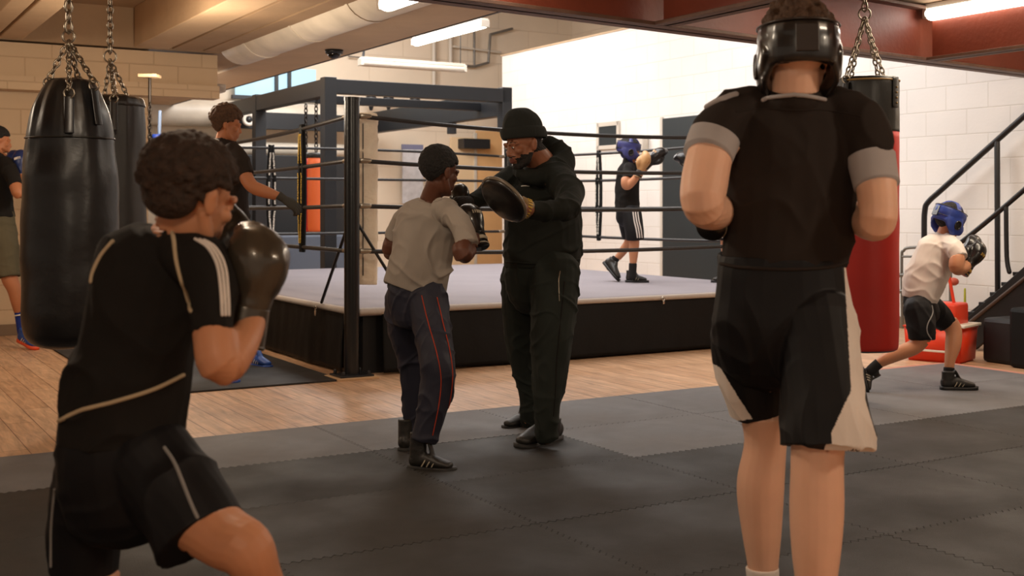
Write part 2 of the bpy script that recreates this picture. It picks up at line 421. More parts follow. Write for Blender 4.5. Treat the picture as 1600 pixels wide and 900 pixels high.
def ibeam(name, a, b, z0, z1, wf, label, tf=.022, tw=.012, stiff=()):
    d = (b-a); L = d.length; d.normalize(); n = V((-d.y, d.x, 0)); c = (a+b)/2
    t = thing(name, label, 'beam', c+Z_*z0)
    bm = bmesh.new(); box(bm, c+Z_*((z0+z1)/2), d*(L/2), n*tw, Z_*((z1-z0)/2)); 
    for s in stiff: box(bm, a+d*s+Z_*((z0+z1)/2)-n*.04, d*.006, n*.055, Z_*((z1-z0)/2-tf))
    mk('web', bm, m_red, t, False)
    for z in (z0+tf/2, z1-tf/2):
        bm = bmesh.new(); box(bm, c+Z_*z, d*(L/2), n*(wf/2), Z_*(tf/2), .003); mk('flange', bm, m_flange, t, False)
    return t
ibeam('steel_beam', BA-bd*1.2, BB+bd*.3, 2.25, 2.66, .2, 'long red oxide steel beam crossing the top of the room above the ring')
def cross(px, label, L=5.5):
    q = beamline(px, 0); ibeam('steel_beam', q-W*.11, q-W*L, 2.25, 2.62, .16, label)
cross(1022, 'shorter red steel beam joining the long beam left of the tall boxer in headgear')
cross(1440, 'shorter red steel beam joining the long beam right of the red punch bag')
# boxed joists under the left mezzanine
def joist(q0, q1, t0, t1, z0, z1, label, m=m_cream):
    bm = bmesh.new(); qbox(bm, q0, q1, t0, t1, z0, z1, .008); o = mk('ceiling_joist', bm, m, None, False); tag(o, label, 'joist')
joist(1.20, 1.355, -1, 11.15, 2.62, 2.99, 'cream boxed ceiling joist at the far upper left corner')
joist(1.385, 1.58, -1, 11.15, 2.62, 2.99, 'cream boxed ceiling joist above and left of the black punch bag')
joist(2.535, 2.85, -1, 11.15, 2.62, 2.99, 'deep cream boxed ceiling joist right of the black hanging chain')
for i, (a, b) in enumerate(((2.88, 3.145), (3.17, 3.35))):
    bm = bmesh.new(); qbox(bm, a, b, -1, 11.15, 2.62, 2.66, .003); o = mk('soffit_board', bm, m_plank, None, False)
    tag(o, ['long brown soffit board right beside the deep boxed joist', 'long brown soffit board between its twin and the round white duct'][i], 'board')
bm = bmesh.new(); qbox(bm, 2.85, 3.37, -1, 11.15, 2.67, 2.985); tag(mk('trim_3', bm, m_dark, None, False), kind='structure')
bm = bmesh.new(); qbox(bm, 3.79, 4.385, 5.6, 17.58, 2.60, 3.2, .01); tag(mk('trim_4', bm, m_cream, None, False), kind='structure')
bm = bmesh.new(); qbox(bm, 4.39, 4.415, 5.6, 17.5, 2.60, 2.64); tag(mk('trim_5', bm, m_rig, None, False), kind='structure')
bm = bmesh.new(); tube(bm, [wp(3.53, t, 2.75) for t in np.linspace(1, 11.1, 20)], [.24]*20, n=28, sub=1, cap0='f', cap1='f')
for t in np.arange(2, 11, 1.2): tube(bm, [wp(3.53, t, 2.75), wp(3.53, t+.04, 2.75)], [.248]*2, n=28, cap0='f', cap1='f')
tag(mk('air_duct', bm, mat('duct_white', (214, 204, 188), .45, .3, 6, var=.16, vscale=3), None, True, 40), 'large round off-white duct running under the mezzanine edge', 'duct')
# ---------------------------------------------------------------- lamps
def strip(q, t0, t1, z, lit, label, along='t', off=0, body=True, r=.045):
    if along == 't': a, b, s = wp(q, t0, z), wp(q, t1, z), U
    else: a, b, s = wp(t0, q, z), wp(t1, q, z), W
    d = (b-a).normalized(); L = (b-a).length; c = (a+b)/2
    th = thing('strip_light', label, 'light', c)
    if body:
        bm = bmesh.new(); box(bm, c+Z_*.055, d*(L/2), s*.05, Z_*.02, .004); mk('housing', bm, m_lampbody, th, False)
    bm = bmesh.new(); tube(bm, [a+d*.03, b-d*.03], [(r*1.4, r)]*2, side=s, n=16, cap0='r', cap1='r'); mk('diffuser' if lit else 'tube_cover', bm, m_tube if lit else m_lampbody, th)
    for e in (a, b):
        bm = bmesh.new(); box(bm, e+Z_*.01, d*.02, s*.06, Z_*.045, .005); mk('end_cap', bm, m_lampbody, th, False)
    return th
# ---------------------------------------------------------------- rubber tiles
def tile_edge(n, amp, pitch, L, phase=0):
    pts = []
    k = int(L/pitch)
    for i in range(k):
        x0 = L*i/k; w = L/k; s = amp
        pts += [(x0+w*.10, -s), (x0+w*.40, s*1), (x0+w*.60, s), (x0+w*.9, -s)]
    return pts
TQ, TT = .97, .735
kinds = {}
qs = [2.233+TQ*k for k in range(-4, 6)]
ts = [5.82-TT*m for m in range(0, 6)]
for i in range(9):
    for j in range(5):
        q0, q1 = qs[i], qs[i+1]; t1, t0 = ts[j], ts[j+1]
        ed = []; amp = .008; g = .0015
        def edge(a, b, L, nrm, teeth):
            d = (b-a)/L; out = [a]
            if teeth:
                for x, y in tile_edge(0, amp, .035, L): out.append(a+d*x+nrm*y)
            return out
        bmq = bmesh.new()
        a, b, c, d = wp(q0+g, t0+g), wp(q1-g, t0+g), wp(q1-g, t1-g), wp(q0+g, t1-g)
        L1 = (b-a).length; L2 = (c-b).length
        loop = edge(a, b, L1, W, True)+edge(b, c, L2, -U if False else U, i < 8)
        top = edge(d, c, L1, W, j > 0); loop += [c]+top[1:][::-1]
        left = edge(a, d, L2, U, i > 0); loop += [d]+left[1:][::-1]
        h = .012+random.uniform(0, .0012)
        lo = [bmq.verts.new(p) for p in loop]; hi = [bmq.verts.new(p+Z_*h) for p in loop]
        try:
            bmq.faces.new(hi); bmq.faces.new(lo[::-1])
        except Exception: pass
        n = len(loop)
        for k in range(n): bmq.faces.new((lo[k], lo[(k+1) % n], hi[(k+1) % n], hi[k]))
        bmesh.ops.recalc_face_normals(bmq, faces=bmq.faces)
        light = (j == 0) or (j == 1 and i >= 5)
        o = mk('rubber_tile', bmq, rub_sheen if light else rub[(i*3+j*5+i*j) % 3], None, False)
        if light: tag(o, 'interlocking rubber floor tile with sheen painted in grey, beside the wood floor', 'floor tile', 'rubber floor tiles with painted sheen')
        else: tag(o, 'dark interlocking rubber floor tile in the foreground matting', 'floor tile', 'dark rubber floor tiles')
bm = bmesh.new(); qbox(bm, 1.647, 3.0, 7.3, 10.6, 0, .012, .002)
tag(mk('rubber_mat', bm, rub[0], None, False), 'dark rubber mat on the wood floor along the left side of the ring', 'mat')
bm = bmesh.new(); qbox(bm, 7.083, 7.15, 2, 5.85, 0, .011); qbox(bm, 5.6, 7.083, 5.823, 5.87, 0, .011)
tag(mk('trim_6', bm, mat('pink_edge', (190, 130, 110), .7), None, False), kind='structure')
# ================================================================ ring
Q0, T0, RA, RB, CZ = 3.13, 7.42, 4.17, 5.06, .46
RING = thing('boxing_ring', 'raised boxing ring with black skirts, grey canvas and black ropes', 'boxing ring', wp(Q0+RA/2, T0+RB/2, 0))
bm = bmesh.new(); qbox(bm, Q0+.12, Q0+RA-.1, T0+.12, T0+RB-.1, 0, CZ-.06); mk('platform', bm, m_board, RING, False)
bm = bmesh.new(); qbox(bm, Q0+.02, Q0+RA, T0+.02, T0+RB, CZ-.055, CZ, .018)
cvo = mk('canvas', bm, m_canvas, RING, False)
for (a, b, nn) in ((wp(Q0+.05, T0), wp(Q0+RA, T0), -W), (wp(Q0, T0+.05), wp(Q0, T0+RB), -U)):
    bm = bmesh.new(); tube(bm, [a+Z_*(CZ-.02)+nn*0.0, (a+b)/2+Z_*(CZ-.024), b+Z_*(CZ-.02)], [.024, .02, .024], n=10); mk('canvas_edge_roll', bm, m_canvas_e, RING)
def skirt(a, b, nrm, seed):
    bm = bmesh.new(); L = (b-a).length; d = (b-a)/L; nx, nz = 140, 14; g = []
    for i in range(nx+1):
        r = []
        for k in range(nz+1):
            x = L*i/nx; z = .015+(CZ-.045)*k/nz; f = 1-k/nz
            w = .022*f*noise.noise(V((x*2.3+seed, z*1.4, seed)))+.02*f+.006*noise.noise(V((x*9, z*3+seed, 1)))
            r.append(bm.verts.new(a+d*x+nrm*w+Z_*z))
        g.append(r)
    for i in range(nx):
        for k in range(nz): bm.faces.new((g[i][k], g[i+1][k], g[i+1][k+1], g[i][k+1]))
    o = mk('skirt', bm, m_vinyl, RING); s = o.modifiers.new('s', 'SOLIDIFY'); s.thickness = .004; return o
skirt(wp(Q0+.22, T0+.01), wp(Q0+RA, T0+.01), -W, 3); skirt(wp(Q0+.01, T0+.18), wp(Q0+.01, T0+RB), -U, 8)
skirt(wp(Q0+RA-.01, T0), wp(Q0+RA-.01, T0+RB), U, 5); skirt(wp(Q0, T0+RB-.01), wp(Q0+RA, T0+RB-.01), W, 6)
posts = [(Q0-.02, T0-.02), (Q0+RA, T0), (Q0, T0+RB), (Q0+RA, T0+RB)]
RH = [.85, 1.155, 1.46, 1.76]
cq, ct = Q0+RA/2, T0+RB/2
for (q, t) in posts:
    bm = bmesh.new(); tube(bm, [wp(q, t, .01), wp(q, t, 1.87)], [.052, .052], n=24, cap0='f', cap1='f'); tube(bm, [wp(q, t, 1.86), wp(q, t, 1.885)], [.055, .055], n=24, cap0='f', cap1='f')
    po = mk('post', bm, m_blackg, RING, True, 40)
    bm = bmesh.new(); qbox(bm, q-.15, q+.15, t-.12, t+.12, .0, .016, .003); mk('base_plate', bm, mat('plate_wood', (196, 160, 120), .6), po, False)
    bm = bmesh.new(); qbox(bm, q-.12, q+.12, t-.1, t+.1, .016, .028, .003)
    for a in (-.09, .09):
        for b in (-.075, .075): tube(bm, [wp(q+a, t+b, .028), wp(q+a, t+b, .045)], [.012]*2, n=8)
    mk('foot_plate', bm, m_black, po, False)
    far = q > cq and t > ct
    for sgn, ax in (() if far else ((1, 'q'), (1, 't'))):
        dx = (1 if q < cq else -1)*.42 if ax == 'q' else 0; dy = (1 if t < ct else -1)*.55 if ax == 't' else 0
        bm = bmesh.new(); tube(bm, [wp(q+dx*.08, t+dy*.08, 1.05), wp(q+dx, t+dy, CZ+.01)], [.011]*2, n=8); mk('brace', bm, m_black, RING)
    for z in RH:
        for ang in (0, 1):
            e = (wp(q+(.13 if q < cq else -.13), t, z) if ang == 0 else wp(q, t+(.13 if t < ct else -.13), z))
            bm = bmesh.new(); s = wp(q, t, z); dd2 = (e-s).normalized(); tube(bm, [s+dd2*.045, s+dd2*.075, e], [.012, .02, .017], n=10); torus(bm, s+dd2*.06, .014, .005, basis(Z_, dd2).to_3x3())
            mk('turnbuckle', bm, m_chain, RING)
    if far: continue
    # corner pad hung inside the corner
    iq = q+(.175 if q < cq else -.175); it = t+(.175 if t < ct else -.175)
    bm = bmesh.new(); dd = (wp(cq, ct)-wp(q, t)).normalized()
    prof = [(.63, .75), (.66, .98), (1.2, 1.0), (1.74, 1.0), (1.79, .8)]
    tube(bm, [wp(iq, it, z) for z, _ in prof], [(.088*k, .06*k) for _, k in prof], side=dd.cross(Z_), n=24, sub=6, cap0='f', cap1='f')
    me = remesh(bm, .009, 2); displace(me, folds(.007, 4, 4, 9, int(q*10), .4)); pd = mk('corner_pad', me, m_pad, RING)
    bm = bmesh.new(); c = wp(iq, it, 0)-dd*0+dd.cross(Z_)*(-.018)
    v = -c.copy(); v.z = 0; v.normalize(); tube(bm, [c+v*.064+Z_*z for z in (.68, 1.0, 1.4, 1.72)], [.004]*4, n=6); mk('seam', bm, m_board, pd)
def rope(a, b, z, sag):
    pts = []
    for k in range(13):
        s = k/12; p = wp(*(a[0]+(b[0]-a[0])*s, a[1]+(b[1]-a[1])*s, z)); p.z -= sag*4*s*(1-s); pts.append(p)
    bm = bmesh.new(); tube(bm, pts, [.0155]*13, n=10, sub=2); mk('rope', bm, m_rope, RING)
    return pts
i_ = .06
c4 = [(posts[0][0]+i_, posts[0][1]), (posts[1][0]-i_, posts[1][1]), (posts[3][0]-i_, posts[3][1]), (posts[2][0]+i_, posts[2][1])]
def rp(side, s, z, sag):
    a, b = sides[side]; p = wp(a[0]+(b[0]-a[0])*s, a[1]+(b[1]-a[1])*s, z); p.z -= sag*4*s*(1-s); return p
sides = [((posts[0][0]+.05, posts[0][1]), (posts[1][0]-.05, posts[1][1])), ((posts[1][0], posts[1][1]+.05), (posts[3][0], posts[3][1]-.05)),
         ((posts[3][0]-.05, posts[3][1]), (posts[2][0]+.05, posts[2][1])), ((posts[2][0], posts[2][1]-.05), (posts[0][0], posts[0][1]+.05))]
sags = [[.035, .03, .05, .07], [.03, .02, .03, .04], [.0, .01, .0, -.04], [.0, .02, .03, .06]]
for si, (a, b) in enumerate(sides):
    for z, sg in zip(RH, sags[si]): rope(a, b, z, sg)
def spacer(side, s, m, w=.03):
    pts = [rp(side, s, z, sg) for z, sg in zip(RH, sags[side])]
    a, b = sides[side]; d = (wp(*b)-wp(*a)).normalized(); n = d.cross(Z_)
    for off in (-.045, .045):
        bm = bmesh.new(); P_ = [p+d*off*(1-.5*abs(k-1.5)) for k, p in enumerate(pts)]
        P_ = [P_[0]-Z_*.03]+P_+[P_[-1]+Z_*.02]
        tube(bm, P_, [(w*.5, .021)]*len(P_), side=d, n=10, sub=4); so = mk('rope_spacer', bm, m_vinyl, RING)
        rnd = random.Random(int(s*100)+side)
        tocam = -pts[1].copy(); tocam.z = 0; nn = n if n.dot(tocam) > 0 else -n
        for k in range(3):
            bm = bmesh.new(); A, B = pts[k]+d*off*(1-.5*abs(k-1.5)), pts[k+1]+d*off*(1-.5*abs(k-.5)); t = .12
            while t < .86:
                h = rnd.uniform(.03, .06); c = A.lerp(B, t); box(bm, c+nn*.021+d*rnd.uniform(-.003, .003), d*w*.17, nn*.003, Z_*(h*.11)); t += h*.95
            tag(mk('lettering', bm, m, so, False), kind='stuff')
spacer(3, .22+.6, m_yellow, .028); spacer(1, .62, m_white, .034); spacer(2, .725, m_white, .05)
for k, x in enumerate((.3, 1.6, 2.6, 3.2)):
    bm = bmesh.new(); c = wp(Q0+x, T0-.03, CZ-.03-(.05 if k == 1 else 0)); torus(bm, c, .014, .004, basis(Z_, -W)); box(bm, c-W*.002-Z_*.028, U*.008, W*.004, Z_*.014, .002); mk('lace_hook', bm, m_chrome, RING)
bm = bmesh.new(); c = wp(Q0-.03, T0+.62, CZ-.04); torus(bm, c, .014, .004, basis(Z_, -U)); box(bm, c-Z_*.035, U*.006, W*.014, Z_*.02, .002); mk('lace_hook', bm, m_chrome, RING)
# ================================================================ steel rig behind the ring
RIG = thing('steel_rig', 'charcoal square steel bag rig standing behind the boxing ring', 'frame', wp(6.3, 15, 0))
def rbar(nm, q0, q1, t0, t1, z0, z1): bm = bmesh.new(); qbox(bm, q0, q1, t0, t1, z0, z1, .006); mk(nm, bm, m_rig, RIG, False)
for q, t, z0 in ((5.17, 13.0, 0), (5.17, 15.5, 0), (5.17, 17.0, 0)): rbar('post', q-.075, q+.075, t-.075, t+.075, z0, 2.66)
rbar('bracket', 7.48, 7.62, 12.93, 13.07, 2.1, 2.66); rbar('bracket', 7.5, 7.6, 14.4, 14.5, 2.15, 2.5)
rbar('beam', 5.1, 7.62, 12.93, 13.05, 2.47, 2.64); rbar('beam', 5.1, 5.24, 13.07, 17.05, 2.44, 2.64)
rbar('beam', 7.48, 7.62, 13.07, 17.05, 2.30, 2.62); rbar('beam', 5.1, 7.62, 16.95, 17.07, 2.30, 2.55); rbar('beam', 5.24, 7.48, 13.5, 13.6, 2.40, 2.50)
# ================================================================ strip lights
strip(7.12, 12.75, 14.7, 3.4, True, 'lit fluorescent strip light hanging high above the ring', 't')
s2 = strip(14.1, 6.05, 7.55, 3.0, False, 'unlit white tube light hanging on a chain below the lit strip', 'q')
bm = bmesh.new(); tube(bm, [wp(6.07, 14.1, 3.05), wp(6.10, 14.1, 3.3), wp(6.12, 14.1, 4.69)], [.02, .014, .012], n=8); tube(bm, [wp(7.5, 14.1, 3.05), wp(7.5, 14.1, 4.69)], [.006]*2, n=6); mk('hanger', bm, m_rig, s2)
strip(3.2, 5.0, 7.05, 2.46, True, 'lit strip light under the duct at the top edge beside the red beam', 't')
strip(7.25, 3.6, 6.1, 2.60, True, 'lit strip light on cream batten at the upper right corner', 't', r=.05)
strip(3.5, 12.6, 14.2, 2.50, True, 'lit strip light under the low ceiling behind the bags', 't')
bm = bmesh.new(); qbox(bm, 2.95, 3.5, 11.5, 11.9, 2.28, 2.36, .01); tag(mk('cream_box', bm, m_lampbody, None, False), 'flat cream box fixed below the lintel near the ceiling opening', 'box')
# dome camera on the soffit
dc = thing('dome_camera', 'small black dome security camera under the mezzanine edge', 'camera', wp(4.14, 10.27, 2.6)); c = wp(4.14, 10.27, 2.6)
bm = bmesh.new(); tube(bm, [c, c-Z_*.035], [.085, .08], n=24, cap0='f', cap1='f'); mk('mount', bm, m_rig, dc)
bm = bmesh.new(); ell(bm, c-Z_*.035, (.062, .062, .05)); mk('dome', bm, mat('dome_glass', (12, 12, 14), .08), dc)
# conduits and pipes on the back wall
def pipe(pts, r, m, name, label, cat='pipe'):
    bm = bmesh.new()
    for a, b in zip(pts, pts[1:]): tube(bm, [a, b], [r, r], n=10)
    tag(mk(name, bm, m, None), label, cat)
T = 17.5
def BW(px, py):   # point on the back wall plane seen at a pixel
    k = (px-800)/F; q = T*(math.sin(TH)+k*math.cos(TH))/(math.cos(TH)-k*math.sin(TH)); p = wp(q, T); return V((p.x, p.y, CH+(HZ-py)/F*p.y))
m_pipe = mat('pale_conduit', (205, 196, 182), .5); m_pg = mat('grey_conduit', (120, 116, 110), .45, metal=.4)
pipe([BW(678, 48), BW(678, 132)], .035, m_pipe, 'wall_pipe', 'pale vertical pipe on the back wall behind the hanging tube, left one')
pipe([BW(704, 40), BW(704, 102)], .035, m_pipe, 'wall_pipe', 'pale vertical pipe on the back wall behind the hanging tube, right one')
pipe([BW(704, 72), BW(782, 82)], .02, m_pipe, 'wall_pipe', 'thin pale horizontal pipe on the back wall at the partition corner')
pipe([BW(800, 45), BW(766, 54), BW(763, 98), BW(742, 104), BW(705, 101)], .022, m_pg, 'conduit', 'grey bent electrical conduit on the back wall')
pipe([BW(741, 50), BW(741, 104)], .02, m_pg, 'conduit', 'short grey vertical conduit beside the bent conduit')
pipe([BW(545, 88), BW(640, 98)], .012, m_pg, 'conduit', 'thin grey cable above the unlit tube light')
for i, px in enumerate((570, 597, 638)):
    c = BW(px, 160 if i < 2 else 162)-W*.25; bm = bmesh.new(); tube(bm, [c+Z_*.03, c-Z_*.05, c-Z_*.12], [.09, .05, .03], n=12)
    tag(mk('spotlight', bm, m_rig, None), ['small dark spotlight above the cream corner pad', 'small dark spotlight next right of the corner pad spotlight', 'small dark spotlight, rightmost of the three on the back wall'][i], 'spotlight')
# big silver pipes low on the left back wall
for i, (z, r) in enumerate(((2.52, .20), (2.02, .10))):
    bm = bmesh.new(); tube(bm, [wp(q, 17.2, z) for q in (-1, 1, 3, 5, 7.2)], [r]*5, n=24, cap0='f', cap1='f')
    tag(mk('wall_duct', bm, mat('galvanised', (196, 186, 170), .4, .2, 5, var=.1), None), ['wide grey duct along the back wall behind the curly haired teenager', 'narrow grey pipe below the wide duct on the back wall'][i], 'duct')
# back wall furniture
def bpanel(name, label, cat, x0, y0, x1, y1, m, dep=.04, out=.02, kind=None):
    a, b, c, d = BW(x0, y0), BW(x1, y0), BW(x1, y1), BW(x0, y1); bm = bmesh.new()
    z1 = (a.z+b.z)/2; z0 = (c.z+d.z)/2; u = V((b.x-a.x, b.y-a.y, 0)); L = u.length; u.normalize()
    box(bm, V(((a.x+b.x)/2, (a.y+b.y)/2, (z0+z1)/2))-W*(out+dep/2), u*(L/2), W*(dep/2), Z_*(abs(z1-z0)/2), .004)
    o = mk(name, bm, m, None, False)
    if kind: tag(o, kind=kind)
    elif label: tag(o, label, cat)
    return o
m_orange = mat('pale_timber_door', (222, 176, 122), .6, .05, 8, var=.05)
bpanel('door_1', 0, 0, 742, 205, 783, 425, m_orange, kind='structure'); bpanel('door_2', 0, 0, 702, 215, 740, 425, mat('cream_door', (228, 200, 160), .6), kind='structure')
bpanel('trim_7', 0, 0, 738, 208, 742, 425, m_pipe, .06, kind='structure')
for i, px in enumerate((713, 735)):
    bm = bmesh.new(); tube(bm, [BW(px, 345)-W*.1, BW(px, 375)-W*.1], [.015]*2, n=8); tag(mk('door_pull', bm, m_chrome, None), ['metal pull handle on the cream door', 'metal pull handle beside the timber door edge'][i], 'handle')
bpanel('wall_speaker', 'dark rectangular wall speaker above the pale doors', 'speaker', 713, 218, 754, 233, m_rig, .25)
bpanel('notice_board', 'white notice sheet with pale grey drawing on the back wall', 'poster', 627, 234, 659, 318, mat('notice_white', (214, 216, 222), .5, var=.15, vscale=9))
bpanel('blue_sign', 'faded blue sign strip above the white notice sheet', 'sign', 626, 226, 659, 234, mat('faded_blue', (120, 122, 150), .6))
m_glass = mat('pale_blue_window', (150, 190, 212), .2, emit=((.42, .62, .75), .55))
for i, (a, b) in enumerate(((366, 428), (432, 448), (452, 492))): bpanel('window_%d' % (i+1), 0, 0, a, 108, b, 152, m_glass, .03, kind='structure')
bpanel('trim_8', 0, 0, 360, 152, 500, 158, m_rig, .08, kind='structure')
for i, px in enumerate((430, 450)): bpanel('trim_%d' % (9+i), 0, 0, px-3, 100, px+2, 152, m_rig, .08, kind='structure')
bm = bmesh.new(); qbox(bm, 4.3, 6.85, 16.55, 16.65, 0, 1.9, .01); tag(mk('black_wall_board', bm, m_board, None, False), 'tall black board standing behind the left ropes of the ring', 'board')
bm = bmesh.new(); qbox(bm, 5.4, 6.75, 15.6, 16.3, 0, .78, .05); tag(mk('crash_mat', bm, mat('blue_grey_vinyl', (74, 84, 100), .5, .1, 5), None, False), 'blue-grey padded crash mat stack beyond the left ropes', 'mat')
bpanel('banner', 'small pale poster with blue and yellow shapes behind the left ropes', 'poster', 444, 270, 470, 312, mat('pale_poster', (170, 182, 200), .5, var=.35, vscale=14), .03, .9)
# round white target
c = wp(5.45, 16.9, 2.42); t = thing('round_speaker', 'round white speaker with a dark centre on the rig beam', 'speaker', c); D = (V((0, 0, CH))-c).normalized()
bm = bmesh.new(); torus(bm, c-W*.09, .07, .028, basis(Z_, -W), 24, 8); mk('rim', bm, m_white, t)
bm = bmesh.new(); ell(bm, c-W*.08, (.055, .055, .055)); mk('cone', bm, m_rig, t)
# panels on the white partition
def RW(px, py):
    k = (px-800)/F; q = 8.9; t = q*(math.cos(TH)-k*math.sin(TH))/(math.sin(TH)+k*math.cos(TH)); p = wp(q, t); return V((p.x, p.y, CH+(HZ-py)/F*p.y)), t
def rpanel(name, x0, x1, z0, z1, m, dep=.03, out=.0):
    t0 = RW(x0, 300)[1]; t1 = RW(x1, 300)[1]; bm = bmesh.new(); qbox(bm, 8.9-.0-out-dep, 8.9-out, min(t0, t1), max(t0, t1), z0, z1, .003)
    return mk(name, bm, m, None, False)
tag(rpanel('door_3', 1037, 1260, 0, 2.22, m_green, .02), kind='structure')
tag(rpanel('trim_12', 1034, 1037.5, 0, 2.24, m_lampbody, .03), kind='structure')
t = RW(952, 211)[0]; th = thing('hatch', 'small dark square hatch with white frame on the white wall', 'hatch', t)
a, ta = RW(938, 0); b, tb = RW(966, 0); za = CH+(HZ-227)/F*RW(952, 0)[0].y; zb = CH+(HZ-197)/F*RW(952, 0)[0].y
bm = bmesh.new(); qbox(bm, 8.88, 8.9, tb, ta, za, zb); mk('panel', bm, m_green, th, False)
bm = bmesh.new()
for (x0, x1, z0, z1) in ((tb-.04, ta+.04, zb, zb+.05), (tb-.04, ta+.04, za-.05, za), (tb-.05, tb, za-.05, zb+.05), (ta, ta+.05, za-.05, zb+.05)): qbox(bm, 8.87, 8.9, x0, x1, z0, z1)
mk('frame', bm, m_lampbody, th, False)
bm = bmesh.new(); c = RW(1008, 228)[0]-U*.06; box(bm, c, U*.05, W*.09, Z_*.12, .02); tag(mk('soap_dispenser', bm, m_lampbody, None), 'small white dispenser on the white wall behind the ring boxer glove', 'dispenser')
# ================================================================ punch bags
def chain(bm, a, b, ll=.045, r=.0045):
    d = b-a; L = d.length; d.normalize(); n = max(2, int(round(L/(ll*.72)))); step = L/n; x = d.orthogonal().normalized(); y = d.cross(x)
    for i in range(n):
        c = a+d*(step*(i+.5)); s = x if i % 2 else y; h = step*.5+r*1.2; w = ll*.26
        pts = [c+d*(h*math.cos(k*PI/4)) + s*(w*math.sin(k*PI/4)) for k in range(8)]
        tube(bm, pts, [r]*8, n=6, sub=1, closed=True)
def rev(prof, c, n=64, fn=None):
    bm = bmesh.new(); rings = []
    for z, r in prof:
        rings.append([bm.verts.new(V((c.x+r*math.cos(2*PI*k/n), c.y+r*math.sin(2*PI*k/n), z))) for k in range(n)])
    for a, b in zip(rings, rings[1:]):
        for k in range(n): bm.faces.new((a[k], a[(k+1) % n], b[(k+1) % n], b[k]))
    bm.faces.new(rings[0][::-1]); bm.faces.new(rings[-1]); return bm
def dense(prof, m=6):
    out = []
    pr = [V((z, r, 0)) for z, r in prof]
    for i in range(len(pr)-1):
        for s in range(m): v = cr(pr[max(i-1, 0)], pr[i], pr[i+1], pr[min(i+2, len(pr)-1)], s/m); out.append((v.x, max(v.y, .002)))
    out.append(prof[-1]); return out
m_leather = mat('black_bag_leather', (20, 19, 20), .34, .25, 22, var=.2, vscale=3, bdist=.006)
m_leatherb = mat('brown_black_leather', (34, 29, 26), .42, .25, 18, var=.2, vscale=3, bdist=.006)
m_bagred = mat('red_bag_vinyl', (178, 32, 20), .5, .1, 10, var=.08)
m_bagtop = mat('bag_top_vinyl', (30, 28, 24), .4, .15, 14)
m_gold = mat('gold_piping', (150, 118, 70), .5)
def bag(label, px, d, parts, chains, ring, up, seed=0, wr=.004, strap=None, chm=None, group=None):
    c = P(px, HZ, d); zs = lambda y: CH+(HZ-y)/F*d; rr = lambda x: x*d/F
    t = thing('punch_bag', label, 'punch bag', V((c.x, c.y, zs(parts[0][1][0][0]))))
    for nm, prof, m in parts:
        pr = dense([(zs(y), rr(r)) for y, r in prof]); bm = rev(pr, c)
        me = bpy.data.meshes.new('b'); bm.to_mesh(me); bm.free(); me.update()
        if wr:
            zt = zs(parts[0][1][0][0])
            def fn(p, n, c=c):
                a = math.atan2(p.y-c.y, p.x-c.x); top = max(0, 1-abs(p.z-top_z)/.35)
                return wr*(.7*noise.noise(V((math.cos(a)*1.2, math.sin(a)*1.2, p.z*9))+V((seed, 0, 0)))+1.2*top*noise.noise(V((math.cos(a)*5, math.sin(a)*5, p.z*2))))
            top_z = max(zs(pp[1][-1][0]) for pp in parts)-.12; displace(me, fn)
        mk(nm, me, m, t)
    ringp = P(ring[0], ring[1], d)
    bm = bmesh.new(); torus(bm, ringp, .026*d/5.1*1.0, .005, basis(Z_, Y_), 16, 8); mk('swivel_ring', bm, chm or m_chain, t)
    for x, y, dd in chains:
        bm = bmesh.new(); e = P(x, y, dd); chain(bm, ringp-Z_*.02, e); mk('chain', bm, chm or m_chain, t)
        bm = bmesh.new(); torus(bm, e-Z_*.015, .022, .004, basis(Z_, Y_), 12, 6); mk('d_ring', bm, chm or m_chain, t)
        cc = V((c.x, c.y, e.z)); o = (e-cc); o.z = 0; o.normalize()
        bm = bmesh.new(); s = e-Z_*.03; tube(bm, [s, s-Z_*.05+o*.01, s-Z_*.15+o*.03], [(.02, .004)]*3, side=o.cross(Z_), n=8); mk('strap', bm, parts[-1][2], t)
    bm = bmesh.new(); chain(bm, V((ringp.x, ringp.y, up)), ringp+Z_*.02, .06, .006); mk('hanging_chain', bm, chm or m_chain, t)
    return t, c
t1, c1 = bag('large black leather punch bag hanging at the left in front', 110, 5.1,
    [('bag_body', [(543, 8), (541, 40), (530, 62), (505, 70), (420, 72), (320, 72), (260, 69.5), (215, 65)], m_leather), ('bag_top', [(218, 65.5), (205, 63.5), (180, 58), (155, 49), (136, 40), (126, 30), (123, 6)], m_leather)],
    [(76, 124, 5.05), (108, 140, 4.93), (147, 128, 5.02), (122, 122, 5.2)], (107, 57), 2.69, 1, .011)
bm = bmesh.new(); c = c1
for k in range(1): torus(bm, V((c.x, c.y, CH+(HZ-217)/F*5.1)), 66*5.1/F, .004, Matrix.Identity(3), 64, 6)
mk('seam', bm, m_bagtop, t1)
t2, c2 = bag('dark brown-black leather punch bag hanging just behind the large one', 178, 6.5,
    [('bag_body', [(520, 10), (515, 40), (490, 49), (400, 50), (300, 49), (200, 47), (165, 45)], m_leatherb), ('bag_top', [(167, 46), (160, 45), (152, 38), (149, 6)], m_leatherb)],
    [(163, 150, 6.45), (178, 150, 6.3), (200, 152, 6.5), (180, 146, 6.7)], (172, 88), 2.99, 4, .009)
bm = bmesh.new(); torus(bm, V((c2.x, c2.y, CH+(HZ-165)/F*6.5)), 46.5*6.5/F, .004, Matrix.Identity(3), 64, 6); mk('seam', bm, m_bagtop, t2)
bm = bmesh.new(); v = V((.25, -1, 0)).normalized(); tube(bm, [V((c2.x, c2.y, CH+(HZ-y)/F*6.5))+v*(r*6.5/F+.002) for y, r in ((165, 46), (250, 48), (350, 49.5), (450, 50))], [.003]*4, n=6); mk('stitch_line', bm, m_bagtop, t2)
